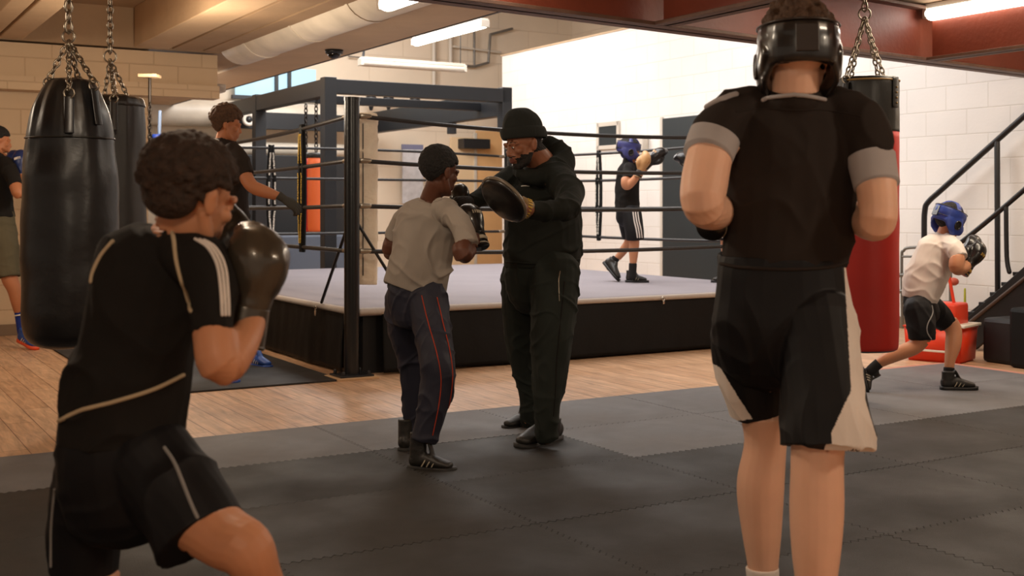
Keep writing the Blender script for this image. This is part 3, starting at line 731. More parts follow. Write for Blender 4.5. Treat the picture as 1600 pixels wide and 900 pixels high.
t3, c3 = bag('red punch bag with a black top hanging behind the tall boxer', 1354, 6.8,
    [('bag_base', [(549, 8), (547, 40), (541, 47)], m_bagtop), ('bag_body', [(542, 44), (530, 48), (400, 49), (300, 49), (206, 49)], m_bagred), ('bag_top', [(207, 49.4), (170, 49.2), (128, 48.5), (123, 40), (121, 6)], m_bagtop)],
    [(1322, 120, 6.68), (1330, 120, 6.95), (1382, 122, 6.72), (1372, 118, 6.95)], (1351, 22), 2.68, 7, .004)
bm = bmesh.new(); torus(bm, V((c3.x, c3.y, CH+(HZ-128)/F*6.8)), 49*6.8/F, .006, Matrix.Identity(3), 64, 6); mk('rim_piping', bm, m_gold, t3)
for x in (1311, 1387):
    a = math.asin((x-1354)/49.5); v = V((math.sin(a), -math.cos(a), 0)); r = 49.5*6.8/F; cz = lambda y: CH+(HZ-y)/F*6.8
    bm = bmesh.new(); tube(bm, [V((c3.x, c3.y, cz(y)))+v*(r+.003) for y in (124, 150, 170)], [(.03, .005)]*3, side=v.cross(Z_), n=12, cap0='f'); s = mk('strap_tab', bm, m_bagtop, t3)
    bm = bmesh.new()
    for y in (140, 148, 156, 164): ell(bm, V((c3.x, c3.y, cz(y)))+v*(r+.01), (.006, .006, .006), seg=8)
    mk('rivets', bm, m_gold, s)
# far bags behind the ropes
for i, (px, r, m, lb) in enumerate(((478, 8, m_bagred, 'red vertical punch bag beyond the left ropes'), (494, 13, mat('orange_bag', (224, 104, 48), .5), 'orange punch bag beyond the left ropes beside the red one'))):
    d = 15.0-i*.3; c = P(px, HZ, d); zs = lambda y: CH+(HZ-y)/F*d
    t = thing('punch_bag', lb, 'punch bag', V((c.x, c.y, zs(362)))); k = d/F
    mk('bag_body', rev(dense([(zs(358), (r-3)*k), (zs(352), r*k), (zs(246), r*k)]), c, 32), m, t)
    mk('bag_base', rev(dense([(zs(363), 3*k), (zs(361), (r-2)*k), (zs(357), (r-1.5)*k)]), c, 32), m_bagtop, t)
    mk('bag_top', rev(dense([(zs(247), (r+.3)*k), (zs(240), r*k), (zs(238), 3*k)]), c, 32), m_bagtop, t)
    bm = bmesh.new(); chain(bm, V((c.x, c.y, 2.45)), V((c.x, c.y, zs(238))), .08, .008); mk('chain', bm, m_chaind, t)
# dark chain with blue handle
t = thing('hanging_strap', 'black hanging chain with a blue grip behind the punch bags', 'strap', P(236, 240, 9.0))
bm = bmesh.new(); tube(bm, [P(234, 122, 9), P(234, 160, 9)], [.012]*2, n=8); chain(bm, P(234, 160, 9), P(234, 232, 9), .05, .006); mk('chain', bm, m_chaind, t)
bm = bmesh.new(); tube(bm, [P(250, 175, 9), P(249, 205, 9), P(250, 230, 9)], [.014]*3, n=8); mk('strap', bm, mat('blue_strap', (92, 110, 140), .7), t)
bm = bmesh.new(); tube(bm, [P(245, 210, 9), P(245, 221, 9)], [.035]*2, n=16, cap0='f', cap1='f'); mk('grip', bm, mat('blue_plastic', (32, 60, 150), .4), t)
bm = bmesh.new(); box(bm, P(234, 119, 9), X_*.07, Y_*.07, Z_*.012, .004); mk('ceiling_plate', bm, m_cream, t)
# ================================================================ stairs, red box, ladder frame (right)
ST = thing('staircase', 'black steel staircase with tubular handrails against the white wall', 'stairs', wp(8.4, 5.5, 0))
def SP(px, py, q):   # point in the vertical plane at lateral q
    k = (px-800)/F; t = q*(math.cos(TH)-k*math.sin(TH))/(math.sin(TH)+k*math.cos(TH)); p = wp(q, t); return V((p.x, p.y, CH+(HZ-py)/F*p.y))
QS = 8.0; QF = 8.75
def bar(nm, pts, r, q=None, m=m_black):
    bm = bmesh.new(); tube(bm, pts, [r]*len(pts), n=12, sub=5 if len(pts) > 2 else 1); mk(nm, bm, m, ST)
for nm, q, (xa, ya, xb, yb) in (('stringer', QS, (1500, 508, 1625, 396)), ('stringer', QF, (1500, 500, 1620, 408))):
    a, b = SP(xa, ya, q), SP(xb, yb, q); dirv = (b-a).normalized(); b = b+dirv*1.0; bm = bmesh.new(); up = U.cross(dirv).normalized()
    if up.z < 0: up = -up
    box(bm, (a+b)/2-up*.12, dirv*((b-a).length/2), U*.018, up*.12, .004); mk(nm, bm, m_black, ST, False)
a, b = SP(1500, 505, QS), SP(1625, 395, QS); n = 7
for i in range(n+3):
    p = a.lerp(b, (i+.8)/n); c = wp((QS+QF)/2, p.dot(W), p.z-.07); bm = bmesh.new(); box(bm, c, U*((QF-QS)/2-.02), W*.13, Z_*.015, .003); mk('tread', bm, m_board, ST, False)
bar('handrail', [SP(1444, 505, QF), SP(1444, 372, QF), SP(1445, 330, QF), SP(1451, 315, QF), SP(1475, 293, QF), SP(1559, 218, QF), SP(1640, 146, QF)], .026)
bar('post', [SP(1558, 222, QF), SP(1559, 470, QF)], .024)
bar('handrail', [SP(1500, 380, QS), SP(1535, 352, QS), SP(1572, 321, QS), SP(1640, 262, QS)], .02)
bar('post', [SP(1572, 322, QS), SP(1573, 400, QS), SP(1577, 425, QS)], .018)
bar('strut', [SP(1495, 520, QS-.02), SP(1600, 436, QS-.02), SP(1640, 404, QS-.02)], .016, m=mat('brown_tube', (70, 52, 42), .5))
bm = bmesh.new(); qbox(bm, 7.46, 7.92, 5.53, 5.80, .0, .33, .03); tag(mk('dark_box', bm, m_board, None, False), 'low black box standing in for the shade under the staircase, beside the red tub', 'crate')  # dark box added for the shade under the stairs
bm = bmesh.new(); qbox(bm, 7.36, 7.92, 4.2, 5.5, .0, .43, .03); tag(mk('dark_box', bm, m_vinyl, None, False), 'larger black covered crate at the right edge in front of the staircase', 'crate')
# red tub
m_redp = mat('red_plastic', (226, 62, 30), .4, .03, 10)
a = FP(1412, 562); b = FP(1503, 570); tt = thing('red_tub', 'bright red plastic tub with a white lid edge on the floor by the stairs', 'tub', (a+b)/2)
du = (b-a); L = du.length; du.normalize(); dn = V((-du.y, du.x, 0)); c = (a+b)/2+dn*.16
def tubbox(nm, z0, z1, k0, k1, m, e=.03):
    bm = bmesh.new(); vs = []
    for z, k in ((z0, k0), (z1, k1)):
        vs.append([bm.verts.new(c+du*(sx*L/2*k)+dn*(sy*.17*k)+Z_*z) for sx, sy in ((-1, -1), (1, -1), (1, 1), (-1, 1))])
    for i in range(4): bm.faces.new((vs[0][i], vs[0][(i+1) % 4], vs[1][(i+1) % 4], vs[1][i]))
    bm.faces.new(vs[0][::-1]); bm.faces.new(vs[1]); bmesh.ops.bevel(bm, geom=list(bm.edges), offset=.015, segments=2, affect='EDGES'); return mk(nm, bm, m, tt)
tubbox('tub_body', .0, .26, .93, 1.0, m_redp); tubbox('rim', .245, .265, 1.03, 1.03, m_redp)
bm = bmesh.new(); box(bm, c-dn*.175-du*.1+Z_*.085, du*.3, dn*.006, Z_*.008, .003); mk('white_stripe', bm, m_white, tt)
bm = bmesh.new(); tube(bm, [c-dn*.178+du*(L*.40)+Z_*.17, c-dn*.182+du*(L*.40)+Z_*.17], [.032]*2, n=20, cap0='f', cap1='f'); mk('round_badge', bm, m_white, tt)
bm = bmesh.new(); box(bm, c+du*(L*.44)+Z_*.275, du*.05, dn*.17, Z_*.01, .004); mk('lid_edge', bm, m_white, tt)
c2_ = c+Z_*.265; t = thing('red_crate', 'smaller red crate standing on top of the red tub', 'crate', c2_)
bm = bmesh.new(); box(bm, c2_+Z_*.085-du*.02, du*(L*.42), dn*.13, Z_*.085, .02); mk('crate_body', bm, m_redp, t)
bm = bmesh.new(); tube(bm, [c2_+Z_*.17-du*.18, c2_+Z_*.28-du*.16, c2_+Z_*.17+du*.0], [.012]*3, n=8); tube(bm, [c2_+Z_*.17+du*.1, c2_+Z_*.42+du*.05, c2_+Z_*.40+du*.02], [.012]*3, n=8); mk('handle', bm, m_redp, t)
bm = bmesh.new(); tube(bm, [FP(1500, 560)+Z_*.26+dn*.1, FP(1500, 560)+Z_*.52+dn*.1], [.012, .008], n=8); tag(mk('yellow_brush', bm, mat('yellow_handle', (170, 180, 50), .5), None), 'yellow-green brush handle sticking up from the red tub', 'brush')
# tubular trolley frame
t = thing('trolley_frame', 'grey metal tubular rack frame behind the boy in the white shirt', 'rack', SP(1445, 511, 8.55))
def fr(nm, pts, r=.014): bm = bmesh.new(); tube(bm, pts, [r]*len(pts), n=8, sub=4); mk(nm, bm, mat('galv_tube', (128, 126, 120), .35, metal=.6), t)
q = 8.55
fr('upright', [SP(1410, 511, q), SP(1409, 405, q), SP(1412, 392, q), SP(1422, 387, q), SP(1470, 387, q), SP(1482, 392, q), SP(1485, 405, q), SP(1485, 511, q)])
for y in (401, 472, 437): fr('crossbar', [SP(1410, y, q), SP(1485, y-1, q)], .011)
for y in (430, 455): fr('clamp', [SP(1405, y, q), SP(1416, y, q)], .02)
bm = bmesh.new(); ell(bm, SP(1490, 440, q-.08), (.045, .04, .035)); tag(mk('red_pad', bm, mat('pink_red', (200, 90, 70), .6), None), 'small pinkish red knob on the rack frame', 'knob')
# ================================================================ people
def skin(name, rgb): return mat(name, rgb, .5, .06, 90, sss=.12, var=.05, vscale=9, spec=.4, bdist=.003)
sk_dark = skin('skin_deep_brown', (96, 58, 42)); sk_coach = skin('skin_brown', (146, 94, 68)); sk_tan = skin('skin_tan', (198, 138, 102)); sk_mid = skin('skin_warm_brown', (178, 116, 80)); sk_light = skin('skin_light', (232, 184, 156))
def hairm(name, rgb): return mat(name, rgb, .8, 1.0, 95, var=.35, vscale=60, bdist=.01)
h_black = hairm('hair_black', (20, 16, 14)); h_brown = hairm('hair_brown', (76, 52, 34)); h_dkbrown = hairm('hair_dark_brown', (50, 34, 24)); h_beard = hairm('beard_black', (26, 18, 14))
def cloth(name, rgb, rough=.85, bump=.35, sc=24):
    m = mat(name, rgb, rough, .0, sc, var=.10, vscale=5, spec=.25)
    nt = m.node_tree; b = nt.nodes['Principled BSDF']; tc = nt.nodes.new('ShaderNodeTexCoord'); mp = nt.nodes.new('ShaderNodeMapping')
    mp.inputs['Scale'].default_value = (1, 1, .6); mp.inputs['Rotation'].default_value = (.3, .5, .2); nt.links.new(tc.outputs['Object'], mp.inputs[0])
    n = nt.nodes.new('ShaderNodeTexNoise'); n.noise_type = 'RIDGED_MULTIFRACTAL'; n.inputs['Scale'].default_value = 7; n.inputs['Detail'].default_value = 2.5; n.inputs['Distortion'].default_value = .7
    nt.links.new(mp.outputs[0], n.inputs['Vector']); bp = nt.nodes.new('ShaderNodeBump'); bp.inputs['Strength'].default_value = bump; bp.inputs['Distance'].default_value = .012
    nt.links.new(n.outputs[0], bp.inputs['Height']); nt.links.new(bp.outputs[0], b.inputs['Normal']); return m
c_black = cloth('black_cotton', (27, 24, 22)); c_hood = cloth('black_hoodie_fleece', (29, 31, 27)); c_green = cloth('black_green_track', (38, 42, 38)); c_navy = cloth('navy_polyester', (44, 44, 56), .6)
c_grey = cloth('taupe_grey_cotton', (158, 148, 138)); c_brown = cloth('brown_black_jersey', (40, 32, 28)); c_shbk = cloth('black_shorts', (17, 16, 19), .6); c_white = cloth('white_cotton', (226, 216, 208)); c_lgrey = cloth('light_grey_rib', (168, 162, 162))
c_olive = cloth('olive_shorts', (92, 86, 68)); c_beanie = mat('black_knit', (26, 29, 26), .9, .6, 120, stretch=(1, 1, .2), bdist=.004); c_blue = cloth('blue_sock', (38, 58, 140)); c_sock = cloth('dark_sock', (36, 34, 34)); c_redln = cloth('red_piping', (170, 62, 40)); c_cream = cloth('cream_piping', (190, 170, 140)); c_silver = cloth('silver_piping', (140, 138, 136))
g_black = mat('glove_black_leather', (24, 21, 20), .3, .2, 14, coat=.2, bdist=.006); g_bronze = mat('glove_bronze_leather', (74, 66, 56), .3, .2, 10, metal=.35, coat=.3, bdist=.006); g_tan = mat('glove_tan', (196, 150, 100), .45); g_gold = mat('gold_print', (190, 150, 60), .45); g_blue = mat('glove_blue', (30, 46, 96), .4); g_grey = cloth('grey_hand_wrap', (62, 60, 54)); g_red = mat('glove_red', (150, 40, 34), .4)
hg_black = mat('headguard_black', (28, 23, 21), .28, .12, 12, coat=.3, bdist=.005); hg_blue = mat('headguard_blue', (42, 66, 150), .4, .1, 12); hg_navy = mat('headguard_navy', (48, 52, 110), .45, .1, 12); m_hole = mat('dark_recess', (10, 9, 9), .8)
s_black = mat('shoe_black', (36, 33, 30), .45, .15, 40); s_sole = mat('shoe_sole_black', (20, 18, 17), .6); s_blue = mat('shoe_blue', (34, 74, 150), .45); s_orange = mat('shoe_orange', (230, 84, 44), .5); s_silver = mat('shoe_silver', (170, 160, 140), .4)
m_eye = mat('eye_white', (215, 205, 195), .25); m_iris = mat('iris_dark', (24, 14, 10), .2); m_lip = skin('lips', (112, 64, 54))
def Mx(o, f, u, k=1.0):
    b = basis(f, u); return Matrix.Translation(o) @ b.to_4x4() @ Matrix.Diagonal(V((k, k, k, 1)))
def xf(bm, M, start=0):
    bm.verts.ensure_lookup_table()
    for v in bm.verts: v.co = M @ v.co
def sub(fn, M):
    """build shapes with fn in a local bmesh and return them transformed"""
    b = bmesh.new(); fn(b); xf(b, M); return b
def merge(bm, b2):
    me = bpy.data.meshes.new('t'); b2.to_mesh(me); b2.free(); bm.from_mesh(me); bpy.data.meshes.remove(me)
def head_shapes(b):
    ell(b, V((0, -.012, .035)), (.073, .092, .083), seg=24); ell(b, V((0, .032, -.03)), (.058, .057, .076), seg=20)
    ell(b, V((0, .066, -.088)), (.028, .022, .02)); ell(b, V((0, .07, -.045)), (.036, .026, .03))
    for s in (-1, 1):
        tube(b, [V((s*.054, .005, -.035)), V((s*.046, .035, -.074)), V((s*.02, .066, -.093))], [.014, .016, .016], n=10)
        ell(b, V((s*.041, .062, -.02)), (.02, .021, .018)); ell(b, V((s*.077, -.005, -.008)), (.009, .017, .03), Matrix.Rotation(.25, 3, 'X'))
        ell(b, V((s*.083, -.010, .006)), (.007, .012, .016)); ell(b, V((s*.030, .0795, .003)), (.0125, .0105, .009))
        ell(b, V((s*.011, .0915, -.031)), (.008, .008, .006))
        tube(b, [V((s*.012, .088, .02)), V((s*.032, .086, .022)), V((s*.052, .069, .015))], [.007, .009, .006], n=8)
    tube(b, [V((0, .083, .012)), V((0, .095, -.012)), V((0, .101, -.029))], [.008, .008, .0095], n=10)
    tube(b, [V((-.022, .086, -.054)), V((0, .0935, -.0515)), V((.022, .086, -.054))], [.005, .007, .005], n=8)
    tube(b, [V((-.020, .085, -.064)), V((0, .092, -.066)), V((.020, .085, -.064))], [.005, .008, .005], n=8)
def curls(b, pts, r0, jit, seed):
    rnd = random.Random(seed)
    for p in pts: ell(b, p+V((rnd.uniform(-jit, jit), rnd.uniform(-jit, jit), rnd.uniform(-jit, jit))), [r0*rnd.uniform(.8, 1.25)]*3, seg=8)
def sph(n, seed):
    out = []
    for i in range(n):
        z = 1-2*(i+.5)/n; a = i*2.39996; r = math.sqrt(1-z*z); out.append(V((r*math.cos(a), r*math.sin(a), z)))
    return out
def hair_obj(M, kind, mm, par, seed=1, k=1.0):
    b = bmesh.new()
    def ok(v, p):      # hairline: above the brow in front, nape behind
        lim = .055 if v.y > .45 else (.03 if v.y > .15 else (-.012 if v.y > -.2 else -.062)); return p.z > lim*1.0
    if kind == 'short':
        base = (.078, .097, .089); pts = [V((v.x*base[0], v.y*base[1]-.013, v.z*base[2]+.036)) for v in sph(900, 1)]
        curls(b, [p for p, v in zip(pts, sph(900, 1)) if ok(v, p)], .0075, .0015, seed)
        ell(b, V((0, -.018, .052)), (.0755, .09, .07), seg=20)
        vx = .0042
    elif kind == 'curly':
        base = (.083, .102, .098); S = sph(420, 1); pts = [V((v.x*base[0], v.y*base[1]-.013, v.z*base[2]+.038)) for v in S]
        curls(b, [p for p, v in zip(pts, S) if ok(v, p) and p.z > .02], .0135, .007, seed)
        curls(b, [p*.96 for p, v in zip(pts, S) if ok(v, p) and p.z <= .03], .009, .002, seed+1); ell(b, V((0, -.018, .052)), (.076, .09, .072), seg=20); vx = .0045
    elif kind == 'afro':
        base = (.088, .102, .087); S = sph(1500, 1); pts = [V((v.x*base[0]*(1-.18*max(0, -v.z)*2), v.y*base[1]-.02, v.z*base[2]+.036)) for v in S]
        curls(b, [p for p, v in zip(pts, S) if ok(v, p)], .0082, .006, seed); ell(b, V((0, -.030, .052)), (.081, .090, .080), seg=24)
        ell(b, V((0, -.05, -.015)), (.07, .052, .05), seg=16); vx = .0045
    elif kind == 'top':   # curls showing above a head guard
        S = sph(420, 1); pts = [V((v.x*.074, v.y*.09-.012, v.z*.098+.045)) for v in S]
        pts = [V((p.x*1.12, p.y*1.05, p.z+.010)) for p in pts]; curls(b, [p for p in pts if p.z > .07], .012, .008, seed); ell(b, V((0, -.012, .055)), (.078, .09, .088)); vx = .0045
    xf(b, M); me = remesh(b, (.0034 if kind == 'afro' else vx)*k, 1, .3); return mk('hair', me, mm, par)
def eyes(M, par, k):
    for s in (-1, 1):
        b = bmesh.new(); ell(b, V((s*.030, .0835, .002)), (.0098, .0085, .0052), seg=14); xf(b, M); e = mk('eye', b, m_eye, par)
        b = bmesh.new(); ell(b, V((s*.030-.001, .0895, .002)), (.0046, .003, .0046), seg=12); xf(b, M); mk('iris', b, m_iris, e)
        b = bmesh.new(); tube(b, [V((s*.014, .0915, .022)), V((s*.032, .0915, .026)), V((s*.050, .077, .020))], [.0015, .0028, .0015], n=8); xf(b, M); mk('eyebrow', b, h_black, par)
def glove(M, par, m_shell, m_cuff, m_mark=None, right=True, vox=.005, label=None, marks=True, ky=1.0, cl=.085):
    M = M @ Matrix.Diagonal(V((1, ky, 1, 1)))
    s = 1 if right else -1        # thumb side: -x for a right glove seen palm down
    b = bmesh.new()
    tube(b, [V((0, -.005, 0)), V((0, .03, .002)), V((0, .075, .006)), V((0, .125, .004)), V((0, .168, -.012)), V((0, .19, -.03))],
         [(.043, .040), (.046, .043), (.058, .055), (.064, .060), (.060, .050), (.044, .034)], side=X_, n=24)
    ell(b, V((0, .12, -.04)), (.050, .050, .030)); ell(b, V((0, .085, -.03)), (.044, .04, .03))
    tube(b, [V((-s*.036, .02, -.016)), V((-s*.062, .06, -.026)), V((-s*.062, .098, -.036)), V((-s*.046, .128, -.044))], [.022, .026, .024, .019], n=14)
    xf(b, M); me = remesh(b, vox, 4); displace(me, lambda p, n: .0022*noise.noise(p*28)); g = mk('boxing_glove', me, m_shell, par)
    if label: g['label'] = label
    b = bmesh.new(); tube(b, [V((0, -cl, 0)), V((0, -cl*.6, 0)), V((0, -.004, 0))], [(.046, .041), (.045, .041), (.043, .040)], side=X_, n=24, cap0='f', cap1='f'); xf(b, M); mk('cuff', b, m_cuff, g)
    b = bmesh.new(); tube(b, [V((0, -cl+.003, 0)), V((0, -cl+.009, 0))], [(.0475, .0425)]*2, side=X_, n=24, cap0='f', cap1='f'); xf(b, M); mk('cuff_trim', b, m_mark or m_cuff, g)
    if marks and m_mark:
        b = bmesh.new(); rn = random.Random(3)
        for i in range(5): box(b, V((-.024+.012*i, .112+rn.uniform(-.002, .002), .0645-abs(i-2)*.0028)), X_*.0042, Y_*.011, Z_*.002)
        xf(b, M); tag(mk('print', b, m_mark, g, False), kind='stuff')
        b = bmesh.new(); tube(b, [V((.03, -.045, .033)), V((0, -.045, .0435)), V((-.03, -.045, .033))], [(.012, .002)]*3, side=Y_, n=8); xf(b, M); mk('strap', b, m_mark, g)
    return g
def shoe(heel, toe, par, m_up, m_sole, w=.046, hi=.0, lace=None, stripe=None, up=Z_, ankle=None, vox=.005, h=.075):
    L = (toe-heel).length; f = (toe-heel).normalized(); b_ = basis(f, up); M = Matrix.Translation(heel) @ b_.to_4x4(); k = L/.27
    b = bmesh.new()
    tube(b, [V((0, .03, .05*k)), V((0, .07, .056*k)), V((0, .125, .052*k)), V((.0, .18, .042*k)), V((0, .232, .034*k))], [(.032*k, .038*k), (.036*k, .042*k), (.040*k, .038*k), (.045*k, .029*k), (.036*k, .020*k)], side=X_, n=20)
    for v in b.verts: v.co.y *= k
    tube(b, [V((0, .056*k, .05*k)), V((0, .057*k, (h+.006+hi)*1.0)), V((0, .057*k, (h+.03+hi)*1.0))], [(.037*k, .047*k), (.037*k, .045*k), (.039*k, .046*k)], side=X_, n=18, cap1='f')
    tube(b, [V((0, .14*k, .075*k)), V((0, .105*k, (h+.035+hi)))], [(.024*k, .010*k), (.026*k, .008*k)], side=X_, n=12)
    xf(b, M); me = remesh(b, vox*.8, 2); u = mk('shoe', me, m_up, par)
    b = bmesh.new(); prof = [(.0, .014), (.008, .026), (.025, .033), (.08, .034), (.14, .037), (.2, .044), (.235, .041), (.258, .029), (.27, .012)]
    lo, hi_ = [], []
    pts = [(x, y) for y, x in prof]+[(-x, y) for y, x in prof[::-1]]
    lo = [b.verts.new(V((x*k, y*k, 0.0))) for x, y in pts]; hh = [b.verts.new(V((x*k*1.04, y*k*1.0, .020*k+(.006*k if y > .24 or y < .02 else 0)))) for x, y in pts]
    b.faces.new(lo[::-1]); b.faces.new(hh)
    for i in range(len(pts)): j = (i+1) % len(pts); b.faces.new((lo[i], lo[j], hh[j], hh[i]))
    bmesh.ops.recalc_face_normals(b, faces=b.faces); xf(b, M); so = mk('sole', b, m_sole, u)
    if lace:
        b = bmesh.new()
        for i in range(5):
            y = (.10+.021*i)*k; z = (.083-.0085*i)*k+.004
            tube(b, [V((-.02*k, y, z-.006)), V((0, y+.004, z)), V((.02*k, y+.009, z-.006))], [.0026]*3, n=6)
        xf(b, M); mk('laces', b, lace, u)
    if stripe:
        for sd in (-1, 1):
            b = bmesh.new()
            for i in range(3):
                y = (.09+.028*i)*k; tube(b, [V((sd*.039*k, y, .028*k)), V((sd*.040*k, y+.012*k, .048*k)), V((sd*.030*k, y+.022*k, .070*k-.003*i))], [.003]*3, n=6)
            xf(b, M); mk('stripes', b, stripe, u)
    return u
def garment(name, chains, m, par, vox, fold=None, sm=3, mapf=None, n=22):
    b = bmesh.new(); px_tubes(b, chains, n=n, mapf=mapf); me = remesh(b, vox, sm)
    if fold: displace(me, fold)
    return mk(name, me, m, par)
def headguard(M, par, m, m2, vox=.005, holes=True, kind='full', label=None):
    b = bmesh.new(); N = 24
    def ringp(rx, ry, z, yo=-.012, dz=0): return [V((rx*math.cos(a), ry*math.sin(a)+yo, z-dz*math.sin(a))) for a in [2*PI*i/N for i in range(N)]]
    tube(b, ringp(.086, .106, .045), [(.036, .012)]*N, side=Z_, n=12, sub=1, closed=True)
    for s in (-1, 1):
        ell(b, V((s*.086, .008, -.022)), (.017, .052, .066)); ell(b, V((s*.070, .055, -.035)), (.02, .028, .042)); ell(b, V((s*.05, .078, -.028)), (.022, .02, .02))
        tube(b, [V((s*.080, -.06, -.0)), V((s*.086, -.03, -.045)), V((s*.065, .02, -.085))], [(.035, .012), (.03, .012), (.022, .010)], side=Z_, n=10)
    tube(b, [V((-.06, .025, -.094)), V((0, .05, -.118)), V((.06, .025, -.094))], [(.024, .009)]*3, side=Y_, n=10)
    tube(b, [V((-.078, -.066, .0)), V((0, -.112, .004)), V((.078, -.066, .0))], [(.030, .011)]*3, side=Z_, n=12)
    if kind == 'back':
        tube(b, ringp(.090, .112, .052), [(.034, .013)]*N, side=Z_, n=12, sub=1, closed=True)
        tube(b, [V((-.088, -.05, .022)), V((-.06, -.10, .022)), V((0, -.124, .022)), V((.06, -.10, .022)), V((.088, -.05, .022))], [(.050, .011)]*5, side=Z_, n=14)
        for s in (-1, 1): tube(b, [V((s*.09, -.04, .03)), V((s*.092, .0, -.02)), V((s*.085, .03, -.06))], [(.05, .013), (.055, .015), (.04, .013)], side=Y_, n=14)
    else: tube(b, [V((0, -.10, .07)), V((0, -.06, .118)), V((0, 0, .130)), V((0, .055, .112)), V((0, .088, .07))], [(.021, .009)]*5, side=X_, n=10)
    if kind != 'back': tube(b, [V((-.080, -.01, .07)), V((-.05, -.01, .115)), V((0, -.01, .131)), V((.05, -.01, .115)), V((.080, -.01, .07))], [(.021, .009)]*5, side=Y_, n=10)
    xf(b, M); me = remesh(b, vox, 3); g = mk('headguard', me, m, par)
    if label: g['label'] = label
    for s in (-1, 1):
        b = bmesh.new(); R = basis(Z_, V((s, 0, 0))); torus(b, V((s*.1035, .005, -.018)), .021, .0055, R, 18, 8, 1.35); xf(b, M); mk('ear_ring', b, m2, g)
        b = bmesh.new(); ell(b, V((s*.1005, .005, -.018)), (.004, .019, .026)); xf(b, M); mk('ear_opening', b, m_hole, g)
    yb = -.1375 if kind == 'back' else -.1245; b = bmesh.new(); box(b, V((0, yb, .03)), X_*.028, Y_*.003, Z_*.034, .002); xf(b, M); mk('rear_strap', b, m2, g, False)
    b = bmesh.new(); r_ = 0 if kind == 'back' else -.0035; tube(b, ringp(.0985+r_+.004*(kind == 'back'), .1185+r_+.006*(kind == 'back'), .078), [.0028]*N, n=6, sub=1, closed=True); tube(b, ringp(.0985+r_+.002*(kind == 'back'), .1185+r_, .012), [.0024]*N, n=6, sub=1, closed=True); xf(b, M); mk('edge_piping', b, m2, g)
    return g
def hand_tubes(b, M, curl=.5, grow=0.0, right=True):
    s = 1 if right else -1
    tube(b, [V((0, -.01, 0)), V((0, .03, 0)), V((0, .085, 0))], [(.026+grow, .017+grow), (.036+grow, .016+grow), (.040+grow, .014+grow)], side=X_, n=16)
    for i, (x, L) in enumerate(((-.030, .072), (-.010, .080), (.010, .075), (.029, .058))):
        p = V((x*s, .085, 0)); a = curl*(.6+.12*i); pts = [p-V((0, .015, 0)), p]
        for j, l in enumerate((.45, .32, .23)):
            p = p+V((0, math.cos(a)*L*l, -math.sin(a)*L*l)); pts.append(p); a += curl*.9
        tube(b, pts, [.0095+grow, .0092+grow, .0085+grow, .008+grow, .007+grow], n=10, sub=3)
    tube(b, [V((-s*.02, .02, -.006)), V((-s*.045, .045, -.014)), V((-s*.055, .075, -.022)), V((-s*.05, .10, -.03))], [.014+grow, .012+grow, .0105+grow, .0085+grow], n=10)
def person(label, base, group=None): return thing('person', label, 'person', base, group)
def body(par, chains, headM, m, vox, extra=None, mapf=None):
    b = bmesh.new(); px_tubes(b, chains, n=18, mapf=mapf); merge(b, sub(head_shapes, headM))
    if extra: extra(b)
    return mk('body', remesh(b, vox, 2), m, par)
def gM(px, py, d, dx, dy, dd, k=1.0, up=None, roll=0):
    """frame at a wrist pixel pointing (dx px, dy px, dd m)"""
    a = P(px, py, d); f = (P(px+dx, py+dy, d+dd)-a).normalized(); u = V(up) if up is not None else V((0, -1, .3))
    M = Mx(a, f, u, k)
    if roll: M = M @ Matrix.Rotation(roll, 4, 'Y')
    return M

# ---------------------------------------------------------------- coach
pr = person('large bearded man in a black beanie and black hoodie holding focus mitts', FP(838, 688))
HM = Mx(P(819, 226, 5.68), (-.80, -.52, -.24), (-.1, 0, 1), 1.0)
bd_ = body(pr, [
    ('f', (846, 470, 5.78, 44, 36), (846, 400, 5.78, 52, 42), (846, 330, 5.78, 50, 38), (846, 290, 5.78, 46, 32), 'f'),
    [(854, 268, 5.8, 26), (840, 248, 5.75, 22), (830, 234, 5.72, 20)],
    [(868, 285, 5.62, 17), (886, 318, 5.35, 15), (855, 328, 5.25, 13), (826, 328, 5.17, 9), (812, 324, 5.14, 12), (800, 316, 5.13, 12)],
    [(805, 285, 5.9, 15), (768, 304, 5.75, 13), (740, 314, 5.6, 10), (725, 318, 5.52, 12), (716, 316, 5.5, 10)],
    [(866, 450, 5.66, 28), (860, 540, 5.6, 20), (856, 655, 5.58, 12), (850, 685, 5.6, 12)],
    [(818, 450, 5.9, 26), (820, 540, 5.95, 18), (828, 645, 6.08, 11), (824, 660, 6.08, 11)]], HM, [sk_coach, h_beard, m_lip], .0048)
Hi = HM.inverted()
def beard(p, n):
    q = Hi @ p
    if q.y < .0 or q.z > -.028 or abs(q.x) > .069: return False
    if abs(q.x) < .026 and -.075 < q.z < -.045 and q.y > .078: return False
    if abs(q.x) < .030 and q.z > -.046: return q.z < -.040 and q.y > .07
    if q.z > -.052 and abs(q.x) < .045: return False
    return q.z+.012*noise.noise(q*60) < -.043
paint(bd_, 1, beard)
paint(bd_, 2, lambda p, n: (lambda q: q.y > .083 and abs(q.x) < .022 and -.071 < q.z < -.047)(Hi @ p))
paint(bd_, 1, lambda p, n: (lambda q: q.y < -.018 and q.z > -.045 and abs(q.x) < .0765 and q.z+.3*q.y < .06)(Hi @ p) and p.z > 1.3)
eyes(HM, pr, 1)
b = bmesh.new(); tube(b, [V((0, -.012, .046)), V((0, -.014, .085)), V((0, -.018, .118)), V((0, -.024, .146)), V((0, -.030, .166)), V((0, -.032, .173))], [(.085, .102), (.086, .103), (.081, .095), (.067, .078), (.044, .052), (.022, .026)], side=X_, n=26, cap0='f', cap1='f')
xf(b, HM); me = remesh(b, .006, 3); displace(me, folds(.004, 9, 9, 5, 2)); bn_ = mk('beanie', me, c_beanie, pr)
